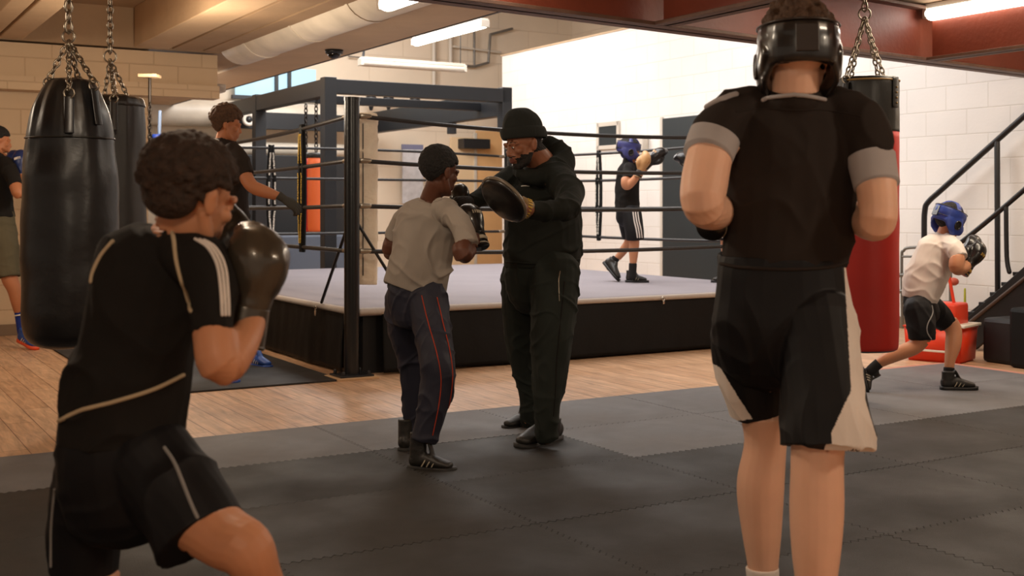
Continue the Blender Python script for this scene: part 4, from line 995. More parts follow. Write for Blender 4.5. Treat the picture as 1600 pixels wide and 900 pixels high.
b = bmesh.new(); tube(b, [V((.091*math.cos(a), .108*math.sin(a)-.012, .053+.021*math.sin(a))) for a in [2*PI*i/28 for i in range(28)]], [(.028, .008)]*28, side=Z_, n=12, sub=1, closed=True); xf(b, HM); mk('cuff', b, c_beanie, bn_)
hoodie = garment('hoodie', [
    ('f', (846, 418, 5.78, 58, 46), (846, 412, 5.78, 60, 47), (847, 402, 5.78, 62, 48), (848, 370, 5.78, 61, 48), (848, 330, 5.78, 58, 45), (847, 300, 5.78, 54, 42), (846, 283, 5.78, 38, 34)),
    [(854, 272, 5.74, 24), (876, 283, 5.63, 25), (888, 300, 5.5, 23), (889, 318, 5.37, 21), (876, 327, 5.28, 19), (850, 330, 5.23, 16), (828, 329, 5.18, 13), 'f'],
    [(846, 270, 5.8, 22), (818, 274, 5.88, 20), (792, 285, 5.84, 20), (768, 299, 5.74, 18), (748, 310, 5.63, 15), (733, 315, 5.56, 12), 'f'],
    [(858, 226, 5.82, 15, 18), (874, 240, 5.82, 20, 20), (876, 258, 5.77, 22), (852, 276, 5.66, 17), (826, 276, 5.62, 12), (808, 268, 5.68, 8)],
    [(840, 268, 5.92, 16), (815, 266, 5.86, 12)]], c_hood, pr, .006, folds(.014, 6, 6, 9, 3, .5))
b = snapline([hoodie], [(790, 409), (820, 411), (850, 411), (880, 409), (905, 405)], .006); mk('hem_seam', b, c_hood, hoodie)
b = bmesh.new()
for i in range(6): c = P(817+i*1.7, 289.5+i*.05, 5.45); box(b, c, X_*.0018, Y_*.001, Z_*(.0028+.0008*(i % 2)))
me_ = bpy.data.meshes.new('x'); b.to_mesh(me_); b.free()
lo = snapline([hoodie], [(815, 291), (820, 290.6), (827, 291)], .0028, lift=.001); mk('chest_logo', lo, m_white, hoodie)
tr = garment('track_trousers', [
    [(846, 404, 5.78, 55, 44), (846, 430, 5.78, 60, 42), (846, 455, 5.78, 56, 38)],
    [(868, 425, 5.68, 39, 36), (866, 480, 5.64, 37), (860, 540, 5.6, 31), (857, 600, 5.58, 25), (855, 645, 5.57, 20), (854, 668, 5.58, 18), (856, 682, 5.6, 17), 'f'],
    [(817, 430, 5.9, 35, 34), (815, 500, 5.92, 31), (820, 560, 5.98, 25), (828, 610, 6.03, 19), (829, 640, 6.06, 16), (829, 654, 6.1, 15), (829, 662, 6.12, 15), 'f']], c_green, pr, .0055, folds(.014, 7, 7, 7, 11, -.5))
mk('side_seam', snapline([tr], [(882, 440), (876, 500), (870, 560), (868, 610), (865, 650)], .003), c_black, tr)
mk('zip', snapline([tr], [(875, 424), (873, 440), (874, 470)], .003), m_chain, tr)
s1 = shoe(FP(875, 688), FP(808, 704), pr, s_black, s_sole, lace=s_silver, stripe=s_silver, h=.09)
s2_ = shoe(FP(842, 664), FP(786, 673), pr, s_black, s_sole, lace=s_silver, h=.09)
# focus mitts
def mitt(c, f, up, k, label, cuffdir=None):
    M = Mx(c, f, up, k); t = thing('focus_mitt', label, 'focus mitt', c)     # local y: out of the striking face
    b = bmesh.new(); tube(b, [V((0, -.016, 0)), V((0, -.006, 0)), V((0, .012, 0)), V((0, .022, 0))], [(.092, .106), (.102, .116), (.100, .114), (.082, .096)], side=X_, n=40, cap0='f', cap1='f'); xf(b, M); mk('pad', b, g_black, t)
    b = bmesh.new(); n = 40; tube(b, [V((.101*math.cos(a), -.002, .115*math.sin(a))) for a in [2*PI*i/n for i in range(n)]], [.0085]*n, n=10, sub=1, closed=True); xf(b, M); mk('rim', b, mat('mitt_rim_highlight', (112, 100, 84), .3, coat=.3), t)  # rim highlight painted in as a lighter brown-grey
    b = bmesh.new(); tube(b, [V((0, -.02, -.075)), V((0, -.034, -.01)), V((0, -.026, .065))], [(.052, .012), (.054, .016), (.040, .010)], side=X_, n=16); xf(b, M); me = remesh(b, .004, 2); mk('hand_cover', me, g_black, t)
    return t, M
mt, MM = mitt(P(787, 312, 5.10), (-.58, -.57, -.58), (-.7, 0, .7), 1.0, 'large round black focus mitt on the bearded man\'s near hand')
b = bmesh.new(); a0 = P(812, 322, 5.16); a1 = P(826, 328, 5.19); dv = (a1-a0).normalized()
tube(b, [a0, a1], [(.046, .040), (.042, .038)], side=dv.cross(Y_), n=20, cap0='f', cap1='f'); mw = mk('wrist_cuff', b, mat('cuff_cream', (150, 122, 84), .6), mt)
b = bmesh.new(); s = dv.cross(Y_).normalized(); rn = random.Random(4)
for i in range(9):
    a = -1.2+i*.3; o = s*math.cos(a+PI/2)*.047+dv.cross(s)*math.sin(a+PI/2)*.042
    if o.y > 0: o = -o
    box(b, a0.lerp(a1, .5)+o, dv*.012, dv.cross(o.normalized())*.003, o.normalized()*.0015)
tag(mk('yellow_print', b, m_yellow, mt, False), kind='stuff')
mitt(P(726, 322, 5.66), (-.95, .1, .1), (0, 0, 1), .72, 'black focus mitt on the bearded man\'s far hand, mostly behind the boy\'s gloves')

fit_body(pr)
# ---------------------------------------------------------------- boy in grey t-shirt
pr = person('boy in a grey t-shirt and navy track trousers with his back to us, punching mitts', FP(660, 715))
HM = Mx(P(686, 268, 5.3), (.74, .62, -.22), (.05, 0, 1), .93)
body(pr, [
    ('f', (650, 470, 5.37, 38, 28), (656, 400, 5.36, 42, 30), (668, 335, 5.36, 38, 26), (673, 318, 5.36, 24, 22), 'f'),
    [(672, 318, 5.36, 19), (676, 300, 5.33, 16), (682, 285, 5.31, 16)],
    [(640, 340, 5.45, 14), (622, 360, 5.5, 14), (611, 394, 5.53, 13.5), (650, 372, 5.7, 11), (700, 340, 5.68, 9), (712, 325, 5.62, 9)],
    [(705, 338, 5.22, 16), (720, 365, 5.1, 15.5), (723, 398, 5.03, 15), (736, 382, 5.12, 13), (744, 360, 5.2, 9.5), (738, 335, 5.24, 9)],
    [(668, 480, 5.3, 24), (684, 570, 5.17, 18), (660, 690, 5.17, 10), (653, 715, 5.18, 9)],
    [(635, 480, 5.45, 22), (643, 570, 5.53, 16), (640, 680, 5.6, 10), (634, 697, 5.6, 10)]], HM, sk_dark, .0045)
hair_obj(HM, 'short', h_black, pr)
tee = garment('t_shirt', [
    ('f', (646, 457, 5.37, 49, 36), (649, 448, 5.37, 50, 37), (655, 425, 5.36, 49, 37), (661, 395, 5.36, 49, 35), (665, 360, 5.36, 50, 33), (669, 335, 5.36, 44, 30), (673, 317, 5.36, 30, 24), 'f'),
    [(655, 325, 5.4, 18), (636, 337, 5.45, 18), (624, 352, 5.5, 17), (617, 372, 5.53, 17.5), 'f'],
    [(692, 327, 5.3, 18), (712, 341, 5.2, 19), (724, 360, 5.12, 19), (731, 384, 5.07, 19), 'f'],
    [(672, 322, 5.36, 21), (674, 311, 5.35, 18.5), 'f']], c_grey, pr, .005, folds(.013, 9, 9, 5, 5, .65))
mk('neck_seam', snapline([tee], [(655, 311), (665, 314), (678, 315), (690, 311)], .0025), c_grey, tee)
tr = garment('track_trousers', [
    [(650, 445, 5.37, 44, 32), (650, 465, 5.37, 47, 33), (652, 485, 5.37, 44, 32)],
    [(666, 462, 5.33, 33, 31), (675, 510, 5.27, 31), (684, 565, 5.18, 28.5), (684, 600, 5.17, 27.5), (674, 645, 5.17, 24), (661, 688, 5.17, 20.5), 'f'],
    [(632, 465, 5.42, 31), (633, 515, 5.48, 28), (643, 570, 5.53, 21), (645, 640, 5.58, 17), (642, 676, 5.6, 14), 'f']], c_navy, pr, .005, folds(.013, 7, 7, 9, 21, .9))
for pl in ([(659, 462), (668, 500), (682, 550), (689, 590), (686, 630), (676, 680)], [(683, 465), (691, 500), (703, 550), (707, 590), (702, 630), (690, 672)]): mk('red_piping', snapline([tr], pl, .0024, lift=.001), c_redln, tr)
shoe(FP(638, 733), FP(713, 738), pr, s_black, s_sole, lace=s_silver, stripe=s_silver, hi=.06)
shoe(FP(629, 709), FP(652, 692), pr, s_black, s_sole, lace=s_silver, stripe=s_silver, hi=.05)
glove(gM(746, 366, 5.19, -17, -50, .10, .80, up=(.55, -.8, .2)), pr, g_black, g_black, s_silver, True)
glove(gM(722, 338, 5.60, -6, -50, .04, .76, up=(-.2, -.9, 0)), pr, g_black, g_black, None, False)

fit_body(pr)
# ---------------------------------------------------------------- tall boxer, back view, right
pr = person('tall boxer seen from behind in black headguard, dark t-shirt and black-white shorts', V((.74, 3.2, 0)))
HM = Mx(P(1246, 93, 3.2), (.06, 1, -.06), (0, 0, 1), 1.06)
bd_ = body(pr, [
    ('f', (1225, 480, 3.25, 80, 60), (1228, 390, 3.25, 86, 60), (1235, 280, 3.25, 92, 62), (1238, 210, 3.25, 92, 56), (1240, 175, 3.24, 70, 46), 'f'),
    [(1240, 175, 3.22, 42), (1241, 150, 3.21, 38), (1243, 115, 3.2, 38)],
    [(1135, 200, 3.23, 38), (1112, 235, 3.18, 36), (1100, 290, 3.12, 37), (1100, 322, 3.1, 33), (1122, 330, 3.25, 29), (1150, 322, 3.42, 21), (1165, 315, 3.5, 20)],
    [(1342, 200, 3.2, 38), (1362, 245, 3.16, 33), (1370, 300, 3.13, 31), (1371, 345, 3.1, 29), (1352, 345, 3.25, 27), (1325, 330, 3.42, 20), (1310, 320, 3.5, 20)],
    [(1185, 500, 3.3, 58), (1192, 620, 3.33, 42), (1196, 690, 3.35, 33), (1188, 760, 3.36, 37), (1190, 830, 3.36, 31), (1192, 885, 3.36, 24), (1192, 935, 3.36, 22)],
    [(1265, 500, 3.2, 62), (1280, 640, 3.1, 46), (1277, 715, 3.08, 41), (1276, 800, 3.06, 42), (1275, 870, 3.04, 37), (1275, 950, 3.03, 27), (1276, 1000, 3.03, 26)]], HM, sk_light, .0045)
hair_obj(HM, 'top', h_brown, pr)
headguard(HM, pr, hg_black, mat('headguard_trim', (50, 42, 38), .35), .0045, kind='back')
SL = 'f'
tee = garment('t_shirt', [
    ('f', (1224, 414, 3.25, 98, 68), (1225, 402, 3.25, 100, 69), (1231, 350, 3.25, 101, 68), (1236, 290, 3.25, 107, 68), (1238, 235, 3.25, 109, 66), (1238, 195, 3.25, 106, 58), (1239, 165, 3.24, 82, 48), (1240, 148, 3.23, 62, 42), 'f'),
    [(1175, 165, 3.25, 34), (1142, 185, 3.24, 40), (1120, 205, 3.2, 40), (1115, 221, 3.185, 39.5), 'f'],
    [(1305, 165, 3.24, 34), (1338, 190, 3.21, 42), (1357, 230, 3.175, 38.5), (1362, 256, 3.16, 36), 'f'],
    [(1240, 155, 3.22, 46), (1241, 137, 3.21, 43), 'f']], [c_brown, c_lgrey], pr, .006, folds(.013, 4.5, 4.5, 3.5, 9, .35))
for ch in ([('f', (1117, 213, 3.19, 40.5), (1112, 226, 3.18, 40.5), (1106, 243, 3.16, 39.5), 'f')], [('f', (1361, 246, 3.165, 37.5), (1366, 272, 3.145, 36), (1370, 290, 3.13, 35.5), 'f')]):
    b = bmesh.new(); px_tubes(b, ch, n=28); mk('sleeve_band', b, c_lgrey, tee)
mk('neck_band', snapline([tee], [(1192, 157), (1203, 153), (1222, 150), (1243, 149), (1266, 151), (1288, 156)], .006, lift=.002), c_lgrey, tee)
mk('yoke_seam', snapline([tee], [(1150, 175), (1190, 170), (1240, 172), (1290, 172), (1345, 182)], .002), c_brown, tee)
mk('shoulder_stripe', snapline([tee], [(1105, 168), (1120, 159), (1140, 151), (1150, 148)], .008, lift=.002), c_lgrey, tee)
sh = garment('shorts', [
    ('f', (1223, 402, 3.25, 98, 70), (1222, 440, 3.25, 104, 72), (1224, 500, 3.25, 112, 74), (1225, 545, 3.26, 104, 70)),
    [(1172, 500, 3.3, 62, 60), (1174, 570, 3.33, 56), (1182, 646, 3.35, 44), 'f'],
    [(1272, 500, 3.2, 68, 62), (1285, 590, 3.13, 64), (1290, 650, 3.1, 70), (1291, 700, 3.08, 73), 'f']], [c_shbk, c_white], pr, .0032, folds(.013, 4, 4, 2.5, 14, .15))
paint(sh, 1, lambda p, n: (lambda q: inpoly(q[0], q[1], [(1319, 418), (1330, 418), (1342, 480), (1352, 560), (1352, 625), (1375, 700), (1375, 730), (1286, 704), (1330, 610), (1326, 540), (1322, 470)]) and n.x > -.2)(proj(p)))
paint(sh, 1, lambda p, n: (lambda q: inpoly(q[0], q[1], [(1100, 560), (1126, 575), (1150, 615), (1176, 655), (1130, 660), (1105, 600)]) and n.x < .3)(proj(p)))
mk('waistband', snapline([sh, tee], [(1126, 412), (1160, 418), (1225, 421), (1290, 418), (1324, 410)], .005), c_brown, sh)
b = bmesh.new(); px_tubes(b, [('f', (1191, 886, 3.36, 26), (1192, 915, 3.36, 25), (1192, 945, 3.36, 25))]); so = mk('sock', remesh(b, .005, 1), c_white, pr)
def fl3(x, y): return V((x, y, 0))
for (c, ank) in ((V((.708, 3.30, 0)), 0), (V((.775, 2.96, 0)), 1)):
    shoe(c+V((.0, -.03, .012)), c+V((.03, .26, .012)), pr, s_black, s_sole, lace=s_silver, h=.045)
glove(gM(1128, 342, 3.30, 40, -30, .16, .95, up=(-.3, -.5, -.9)), pr, g_black, g_black, s_silver, False)
glove(gM(1335, 332, 3.38, -50, -40, .14, .95), pr, g_black, g_black, None, True)
fit_body(pr)
# ---------------------------------------------------------------- boy in the left foreground
pr = person('curly haired boy in the left foreground in black t-shirt and shorts guarding with bronze glove', V((-.85, 2.5, 0)))
HM = Mx(P(298, 306, 2.45), (.56, .78, -.30), (.12, 0, 1), .98)
body(pr, [
    ('f', (190, 740, 2.53, 80, 64), (205, 600, 2.52, 80, 62), (225, 480, 2.52, 80, 60), (250, 410, 2.52, 66, 50), 'f'),
    [(265, 405, 2.51, 46), (275, 375, 2.50, 42), (290, 335, 2.48, 42)],
    [(190, 420, 2.68, 34), (185, 500, 2.78, 32), (250, 470, 2.85, 28), (320, 430, 2.82, 22), (345, 400, 2.78, 22)],
    [(310, 420, 2.44, 36), (332, 500, 2.33, 34), (344, 568, 2.29, 35), (368, 548, 2.34, 31), (388, 516, 2.40, 24), (396, 480, 2.44, 24)],
    [(150, 740, 2.57, 62), (138, 860, 2.6, 50), (140, 910, 2.6, 44), (128, 980, 2.72, 36), (115, 1050, 2.82, 24), (118, 1085, 2.82, 24)],
    [(240, 750, 2.48, 62), (296, 800, 2.44, 54), (352, 840, 2.39, 48), (384, 858, 2.36, 44), (400, 895, 2.38, 38), (412, 950, 2.44, 41), (432, 1060, 2.46, 29), (440, 1130, 2.46, 24), (442, 1170, 2.45, 24)]], HM, sk_tan, .004)
hair_obj(HM, 'afro', h_dkbrown, pr, 5)
tee = garment('t_shirt', [
    ('f', (189, 696, 2.53, 101, 80), (191, 670, 2.53, 100, 78), (200, 610, 2.52, 96, 76), (216, 530, 2.52, 92, 74), (232, 450, 2.52, 93, 70), (248, 405, 2.52, 84, 62), (262, 372, 2.51, 60, 48), 'f'),
    [(285, 390, 2.48, 42), (312, 408, 2.42, 44), (328, 440, 2.37, 39), (332, 480, 2.34, 34), (333, 520, 2.32, 31), 'f'],
    [(225, 395, 2.58, 42), (190, 418, 2.66, 42), (178, 470, 2.74, 36), (182, 510, 2.78, 34), 'f'],
    [(266, 392, 2.51, 50), (272, 362, 2.50, 46), 'f']], [c_black, c_white], pr, .0048, folds(.016, 6, 6, 4, 31, .5))
for pl in ([(268, 356), (272, 375), (277, 410), (288, 450), (299, 486)], [(88, 660), (130, 640), (180, 627), (240, 608), (286, 586)], [(176, 378), (158, 400), (146, 425), (143, 440)]): mk('cream_piping', snapline([tee], pl, .0046, lift=.001), c_cream, tee)
for k in range(3): mk('sleeve_stripe', snapline([tee], [(305+k*7, 374+k*1), (325+k*6, 388), (339+k*6, 415), (345+k*5.5, 455), (347+k*5, 492)], .0032, lift=.001), c_white, tee)
sh = garment('shorts', [
    ('f', (189, 684, 2.53, 98, 78), (190, 730, 2.53, 103, 80), (196, 780, 2.53, 98, 74)),
    [(145, 740, 2.57, 62), (135, 820, 2.6, 56), (131, 893, 2.61, 52), 'f'],
    [(232, 715, 2.50, 74, 68), (268, 765, 2.47, 75, 66), (294, 800, 2.44, 76, 64), (315, 840, 2.41, 77, 62), 'f']], c_shbk, pr, .0048, folds(.012, 5, 5, 4, 41, -.5))
mk('side_piping', snapline([sh], [(257, 700), (272, 722), (284, 750), (300, 790), (322, 836)], .004, lift=.001), c_silver, sh)
mk('side_piping', snapline([sh], [(86, 765), (81, 820), (80, 885)], .003, lift=.001), c_silver, sh)
shoe(V((-1.06, 2.78, .012)), V((-.86, 2.95, .012)), pr, s_black, s_sole, lace=s_silver, h=.09)
shoe(V((-.51, 2.38, .012)), V((-.36, 2.58, .012)), pr, s_black, s_sole, lace=s_silver, h=.09)
glove(gM(390, 476, 2.43, 18, -100, .02, 1.02, up=(.78, -.62, .1)), pr, g_bronze, g_bronze, None, False, .004, 'glossy bronze-black boxing glove', ky=.76, cl=.115)
glove(gM(342, 452, 2.80, 14, -80, .03, .95, up=(.5, .7, 0)), pr, g_black, g_black, None, False)
fit_body(pr)
# ---------------------------------------------------------------- curly haired teenager at the ring ropes
pr = person('curly haired teenager in dark t-shirt standing outside the ring ropes, arm reaching down', FP(372, 588))
HM = Mx(P(354, 195, 8.2), (.96, .25, -.22), (.1, 0, 1), 1.02)
hb = gM(444, 311, 7.97, 16, 11, .02, 1.0, up=(.3, -.6, .6))
body(pr, [
    ('f', (364, 380, 8.2, 22, 20), (357, 310, 8.2, 24, 20), (352, 250, 8.2, 25, 20), (348, 230, 8.2, 18, 15), 'f'),
    [(346, 232, 8.2, 14), (349, 218, 8.2, 12), (352, 208, 8.2, 12)],
    [(368, 246, 8.1, 12), (380, 268, 8.02, 11.5), (393, 290, 7.98, 10.5), (412, 299, 7.97, 10), (438, 308, 7.97, 6.5), (446, 312, 7.97, 6)],
    [(336, 245, 8.35, 11), (332, 290, 8.45, 10), (360, 310, 8.5, 7), (372, 300, 8.5, 8)],
    [(372, 380, 8.12, 17), (378, 470, 8.15, 12), (388, 560, 8.38, 7)], [(358, 380, 8.28, 17), (352, 480, 8.2, 12), (348, 578, 8.0, 7)]], HM, sk_mid, .006,
    extra=lambda b: merge(b, sub(lambda q: hand_tubes(q, None, .55), hb)))
hair_obj(HM, 'curly', h_brown, pr, 3, 1.3)
b = bmesh.new(); hand_tubes(b, None, .55, .003); tube(b, [V((0, -.05, 0)), V((0, 0, 0))], [(.032, .028), (.030, .024)], side=X_, n=14, cap0='f'); xf(b, hb); mk('padded_glove', remesh(b, .004, 2), g_grey, pr)
tee = garment('t_shirt', [
    ('f', (365, 362, 8.2, 27, 26), (363, 345, 8.2, 28, 26), (358, 305, 8.2, 30, 27), (354, 262, 8.2, 32, 27), (350, 236, 8.2, 29, 23), (347, 220, 8.2, 16, 13), 'f'),
    [(364, 236, 8.12, 14), (376, 250, 8.05, 14.5), (386, 274, 8.0, 12.5), 'f'], [(338, 238, 8.3, 13), (332, 270, 8.42, 12), 'f'], [(346, 230, 8.2, 15), (347, 216, 8.2, 13), 'f']], [c_brown, c_white], pr, .008, folds(.012, 7, 7, 7, 61, .8))
mk('collar_stripe', snapline([tee], [(325, 219), (333, 218), (341, 220)], .008, lift=.002), c_white, tee)
garment('track_trousers', [[(365, 352, 8.2, 25, 24), (366, 385, 8.2, 26, 25)], [(372, 370, 8.12, 19), (378, 470, 8.15, 15), (388, 550, 8.36, 10), 'f'], [(358, 370, 8.28, 18), (352, 480, 8.2, 14), (348, 572, 8.02, 10), 'f']], c_black, pr, .009, folds(.01, 7, 7, 7, 3))
sb = shoe(FP(392, 571, .0), FP(423, 576, .0), pr, s_blue, s_blue, lace=m_white, stripe=m_white, h=.08, vox=.007)
shoe(FP(344, 592), FP(368, 601), pr, s_blue, s_blue, lace=m_white, h=.08, vox=.007)
fit_body(pr)
# ---------------------------------------------------------------- boy in white t-shirt by the stairs
pr = person('boy in a white t-shirt and blue headguard lunging beside the red tub', FP(1430, 612))
HM = Mx(P(1482, 346, 7.4), (.88, .30, -.40), (.25, 0, 1), .93)
body(pr, [
    ('f', (1440, 480, 7.4, 22, 20), (1448, 440, 7.4, 25, 21), (1462, 400, 7.4, 24, 20), (1470, 382, 7.4, 18, 16), 'f'),
    [(1470, 382, 7.4, 13), (1476, 366, 7.4, 12), (1480, 356, 7.4, 12)],
    [(1486, 385, 7.3, 12), (1495, 402, 7.22, 12), (1495, 418, 7.2, 11.5), (1505, 418, 7.24, 10), (1514, 410, 7.3, 7.5), (1520, 400, 7.32, 7)],
    [(1465, 388, 7.55, 12), (1480, 412, 7.62, 10), (1505, 400, 7.6, 8), (1512, 392, 7.6, 8)],
    [(1437, 490, 7.32, 19), (1441, 520, 7.28, 16), (1431, 540, 7.27, 12.5), (1410, 550, 7.27, 11.5), (1385, 561, 7.28, 9.5), (1366, 573, 7.30, 6.5), (1356, 585, 7.3, 6.5)],
    [(1455, 490, 7.5, 19), (1480, 503, 7.52, 15), (1490, 517, 7.5, 12.5), (1489, 540, 7.46, 12), (1484, 565, 7.42, 8), (1482, 590, 7.40, 7)]], HM, sk_tan, .0055)
hair_obj(HM, 'short', h_black, pr, 4, 1.3); headguard(HM, pr, hg_blue, g_black, .006)
tee = garment('t_shirt', [
    ('f', (1435, 470, 7.4, 26, 25), (1438, 460, 7.4, 29, 27), (1444, 440, 7.4, 33, 28), (1456, 410, 7.4, 32, 27), (1466, 386, 7.4, 29, 24), (1472, 370, 7.4, 16, 14), 'f'),
    [(1480, 378, 7.35, 14), (1492, 390, 7.27, 15), (1500, 404, 7.22, 13.5), 'f'], [(1462, 384, 7.5, 14), (1475, 400, 7.58, 12), 'f'], [(1471, 378, 7.4, 15), (1475, 367, 7.4, 13), 'f']], c_white, pr, .0065, folds(.010, 8, 8, 5, 71, .6))
sh = garment('shorts', [[(1436, 462, 7.4, 24, 24), (1440, 490, 7.4, 27, 25)], [(1434, 485, 7.32, 23), (1439, 510, 7.29, 22), (1440, 531, 7.28, 20.5), 'f'],
    [(1452, 480, 7.5, 21), (1468, 495, 7.52, 19), (1481, 508, 7.52, 15), 'f']], c_shbk, pr, .0065, folds(.008, 8, 8, 6, 81))
mk('side_piping', snapline([sh], [(1456, 478), (1457, 490), (1449, 508), (1449, 520), (1455, 530)], .004, lift=.001), c_silver, sh)
for ch in ([('f', (1374, 567, 7.29, 8.5), (1361, 578, 7.30, 8)), ('f', (1483, 574, 7.41, 8.5), (1482, 592, 7.40, 8))]):
    b = bmesh.new(); px_tubes(b, [ch]); mk('sock', remesh(b, .006, 1), c_sock, pr)
shoe(FP(1469, 609, .012), FP(1528, 609, .012), pr, s_black, s_sole, lace=s_silver, stripe=s_silver, h=.085, vox=.006)
th_ = P(1345, 574, 7.33); tt_ = P(1354, 614, 7.26); shoe(th_, tt_, pr, s_black, s_sole, lace=s_silver, stripe=s_silver, up=(1, 0, .2), h=.07, vox=.006)
glove(gM(1514, 414, 7.28, 16, -24, .02, .80, up=(.75, -.6, .2)), pr, g_black, g_black, g_gold, True, .006)
glove(gM(1508, 400, 7.6, 14, -22, .02, .76), pr, g_black, g_black, None, False, .007)
fit_body(pr)
# ---------------------------------------------------------------- two boxers in the ring
def ringboxer(mir, label, hgm, hg2, g1, g2, mark):
    mf = (lambda it: (2125-it[0],)+tuple(it[1:])) if mir else None
    X = (lambda x: 2125-x) if mir else (lambda x: x)
    sg = -1 if mir else 1; D = 10.8
    def cp(px, py):
        d = (CH-CZ)*F/(py-HZ); return V(((X(px)-800)/F*d, d, CZ))
    pr = person(label, cp(978, 441))
    HM = Mx(P(X(983), 236, D), (sg*.96, .05, -.18), (0, 0, 1), .97)
    body(pr, [
        ('f', (981, 340, D, 15, 13), (980, 300, D, 15, 12), (980, 265, D, 14, 12), 'f'), [(980, 264, D, 7), (981, 250, D, 7.5)],
        [(982, 266, D-.1, 7.5), (977, 284, D-.15, 7), (980, 291, D-.15, 6.5), (991, 281, D-.18, 6), (1000, 268, D-.2, 4.5), (1004, 262, D-.2, 4.5)],
        [(984, 266, D+.1, 7), (999, 270, D+.2, 6), (1012, 258, D+.22, 4.5), (1018+(24 if mir else 0), 252, D+.22, 4.5)],
        [(988, 345, D-.05, 12), (991, 375, D-.1, 8.5), (990, 395, D-.1, 7.5), (989, 420, D-.1, 4.5), (988, 435, D-.1, 4.5)],
        [(977, 345, D+.1, 12), (984, 374, D+.1, 8.5), (975, 390, D+.15, 7), (960, 410, D+.18, 4.5), (955, 420, D+.18, 4.5)]], HM, sk_tan, .008, mapf=mf)
    hair_obj(HM, 'short', h_black, pr, 6, 1.8); headguard(HM, pr, hgm, hg2, .008)
    garment('t_shirt', [('f', (980, 328, D, 19, 16), (980, 305, D, 19, 16), (981, 280, D, 19, 15), (982, 262, D, 17, 14), (981, 252, D, 8, 8)),
        [(983, 262, D-.08, 9), (981, 280, D-.14, 9), 'f'], [(984, 262, D+.08, 9), (996, 270, D+.17, 8), 'f']], c_black, pr, .01, folds(.01, 8, 8, 8, 5), mapf=mf)
    sh = garment('shorts', [[(981, 320, D, 18, 15), (982, 340, D, 20, 16)], [(987, 335, D-.05, 16), (991, 360, D-.1, 15), (992, 375, D-.1, 14.5), 'f'], [(977, 335, D+.08, 14), (984, 372, D+.1, 12), 'f']], c_shbk, pr, .01, mapf=mf)
    for k in range(3):
        mk('side_stripe', snapline([sh], [(X(989+k*3.6), 330), (X(991+k*3.6), 345), (X(994+k*3.6), 358), (X(996+k*3.4), 371)], .006, lift=.002), c_white, sh)
    for ch in ((('f', (989, 411, D-.1, 6.5), (988, 432, D-.1, 6))), (('f', (963, 402, D+.17, 6.5), (953, 418, D+.18, 6)))):
        b = bmesh.new(); px_tubes(b, [ch], mapf=mf); mk('sock', remesh(b, .009, 1), c_sock, pr)
    shoe(cp(977, 441), cp(1014, 441.5), pr, s_black, s_sole, lace=s_silver, stripe=s_silver, h=.08, vox=.009)
    shoe(P(X(942), 411, D+.2), P(X(966), 440, D+.05), pr, s_black, s_sole, lace=s_silver, up=(sg*.7, -.2, .7), h=.07, vox=.009)
    glove(gM(X(1001), 266, D-.2, sg*6, -14, 0, .82, up=(sg*.8, -.5, .3)), pr, g1, g_black, mark, not mir, .009)
    glove(gM(X(1015)-(24 if mir else 0), 254, D+.22, sg*20, -19 if not mir else -8, 0, .92, up=(-sg*.6, -.5, .5)), pr, g2, g_black, mark, mir, .009)
    fit_body(pr)
ringboxer(False, 'young boxer in the ring with blue-black headguard and black gold gloves raised', hg_navy, g_black, g_tan, g_black, g_tan)
ringboxer(True, 'opponent in the ring hidden behind the tall boxer, only a black-red glove showing', hg_black, g_red, g_black, g_black, g_red)
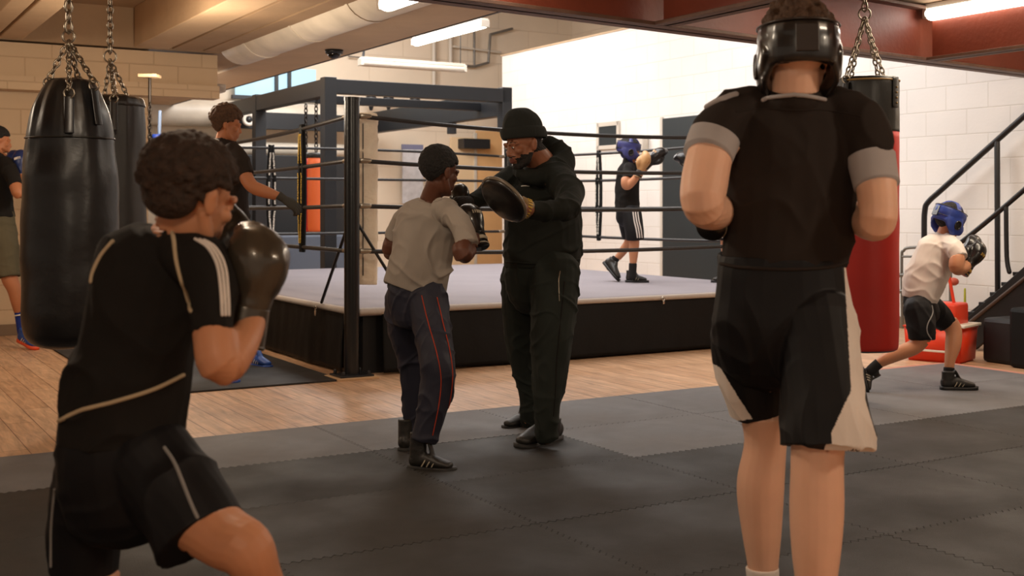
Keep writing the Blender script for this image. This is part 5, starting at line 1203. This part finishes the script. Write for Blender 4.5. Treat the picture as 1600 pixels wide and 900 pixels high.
# ---------------------------------------------------------------- person at the left edge
pr = person('boy at the left edge in black t-shirt, olive shorts and blue boots hitting a bag', FP(20, 530))
D = 9.7
HM = Mx(P(-3, 221, D), (.86, .42, -.12), (0, 0, 1), 1.0)
body(pr, [
    ('f', (-6, 360, D, 22, 18), (-8, 300, D, 22, 18), (-7, 258, D, 24, 18), 'f'), [(-6, 262, D, 12), (-4, 240, D, 11)],
    [(12, 266, D-.1, 10), (22, 285, D-.17, 9.5), (29, 303, D-.2, 9), (34, 290, D-.12, 8), (35, 274, D-.08, 6), (34, 262, D-.06, 6)],
    [(-25, 266, D+.2, 10), (-15, 300, D+.35, 8), (10, 280, D+.4, 6), (20, 268, D+.4, 6)],
    [(4, 370, D-.06, 18), (14, 430, D-.1, 13), (22, 452, D-.1, 10.5), (27, 472, D-.08, 9.5), (31, 498, D-.05, 6), (34, 520, D-.02, 6)],
    [(-20, 370, D+.1, 18), (-22, 440, D+.1, 11), (-28, 505, D+.2, 6), (-28, 515, D+.2, 6)]], HM, sk_mid, .007)
hair_obj(HM, 'short', h_black, pr, 2, 1.5)
garment('t_shirt', [('f', (-7, 340, D, 29, 24), (-8, 320, D, 27, 23), (-8, 290, D, 27, 23), (-7, 262, D, 28, 22), (-6, 244, D, 14, 13)),
    [(8, 256, D-.08, 13), (18, 272, D-.14, 12.5), (24, 290, D-.18, 11), 'f'], [(-22, 258, D+.1, 13), (-22, 290, D+.25, 11), 'f']], c_black, pr, .009, folds(.01, 7, 7, 6, 15))
garment('shorts', [[(-6, 334, D, 27, 22), (-2, 370, D, 28, 23)], [(4, 365, D-.05, 22), (9, 400, D-.08, 21), (12, 433, D-.1, 20), 'f'], [(-20, 365, D+.1, 20), (-22, 430, D+.1, 18), 'f']], c_olive, pr, .009, folds(.01, 7, 7, 6, 25))
b = bmesh.new(); px_tubes(b, [('f', (30, 486, D-.06, 7.5), (33, 510, D-.03, 7), (35, 522, D-.02, 7))]); so = mk('sock', remesh(b, .007, 1), c_blue, pr)
b = bmesh.new(); px_tubes(b, [('f', (30.6, 491, D-.06, 7.9), (30.9, 493, D-.06, 7.9), 'f')]); mk('sock_stripe', b, m_white, so)
a_ = P(29, 533, D-.05); b_ = P(58, 547, D-.2); shoe(a_, b_, pr, s_blue, s_orange, lace=m_white, stripe=m_white, h=.09, vox=.007)
shoe(FP(-38, 533), FP(-8, 537), pr, s_blue, s_orange, lace=m_white, h=.09, vox=.008)
glove(gM(34, 268, D-.06, -3, -22, .03, .9, up=(0, -1, 0)), pr, g_blue, g_blue, m_white, True, .008)
glove(gM(18, 268, D+.4, 2, -22, .03, .9), pr, g_blue, g_blue, None, False, .009)
fit_body(pr)
bpy.data.scenes.remove(TS)
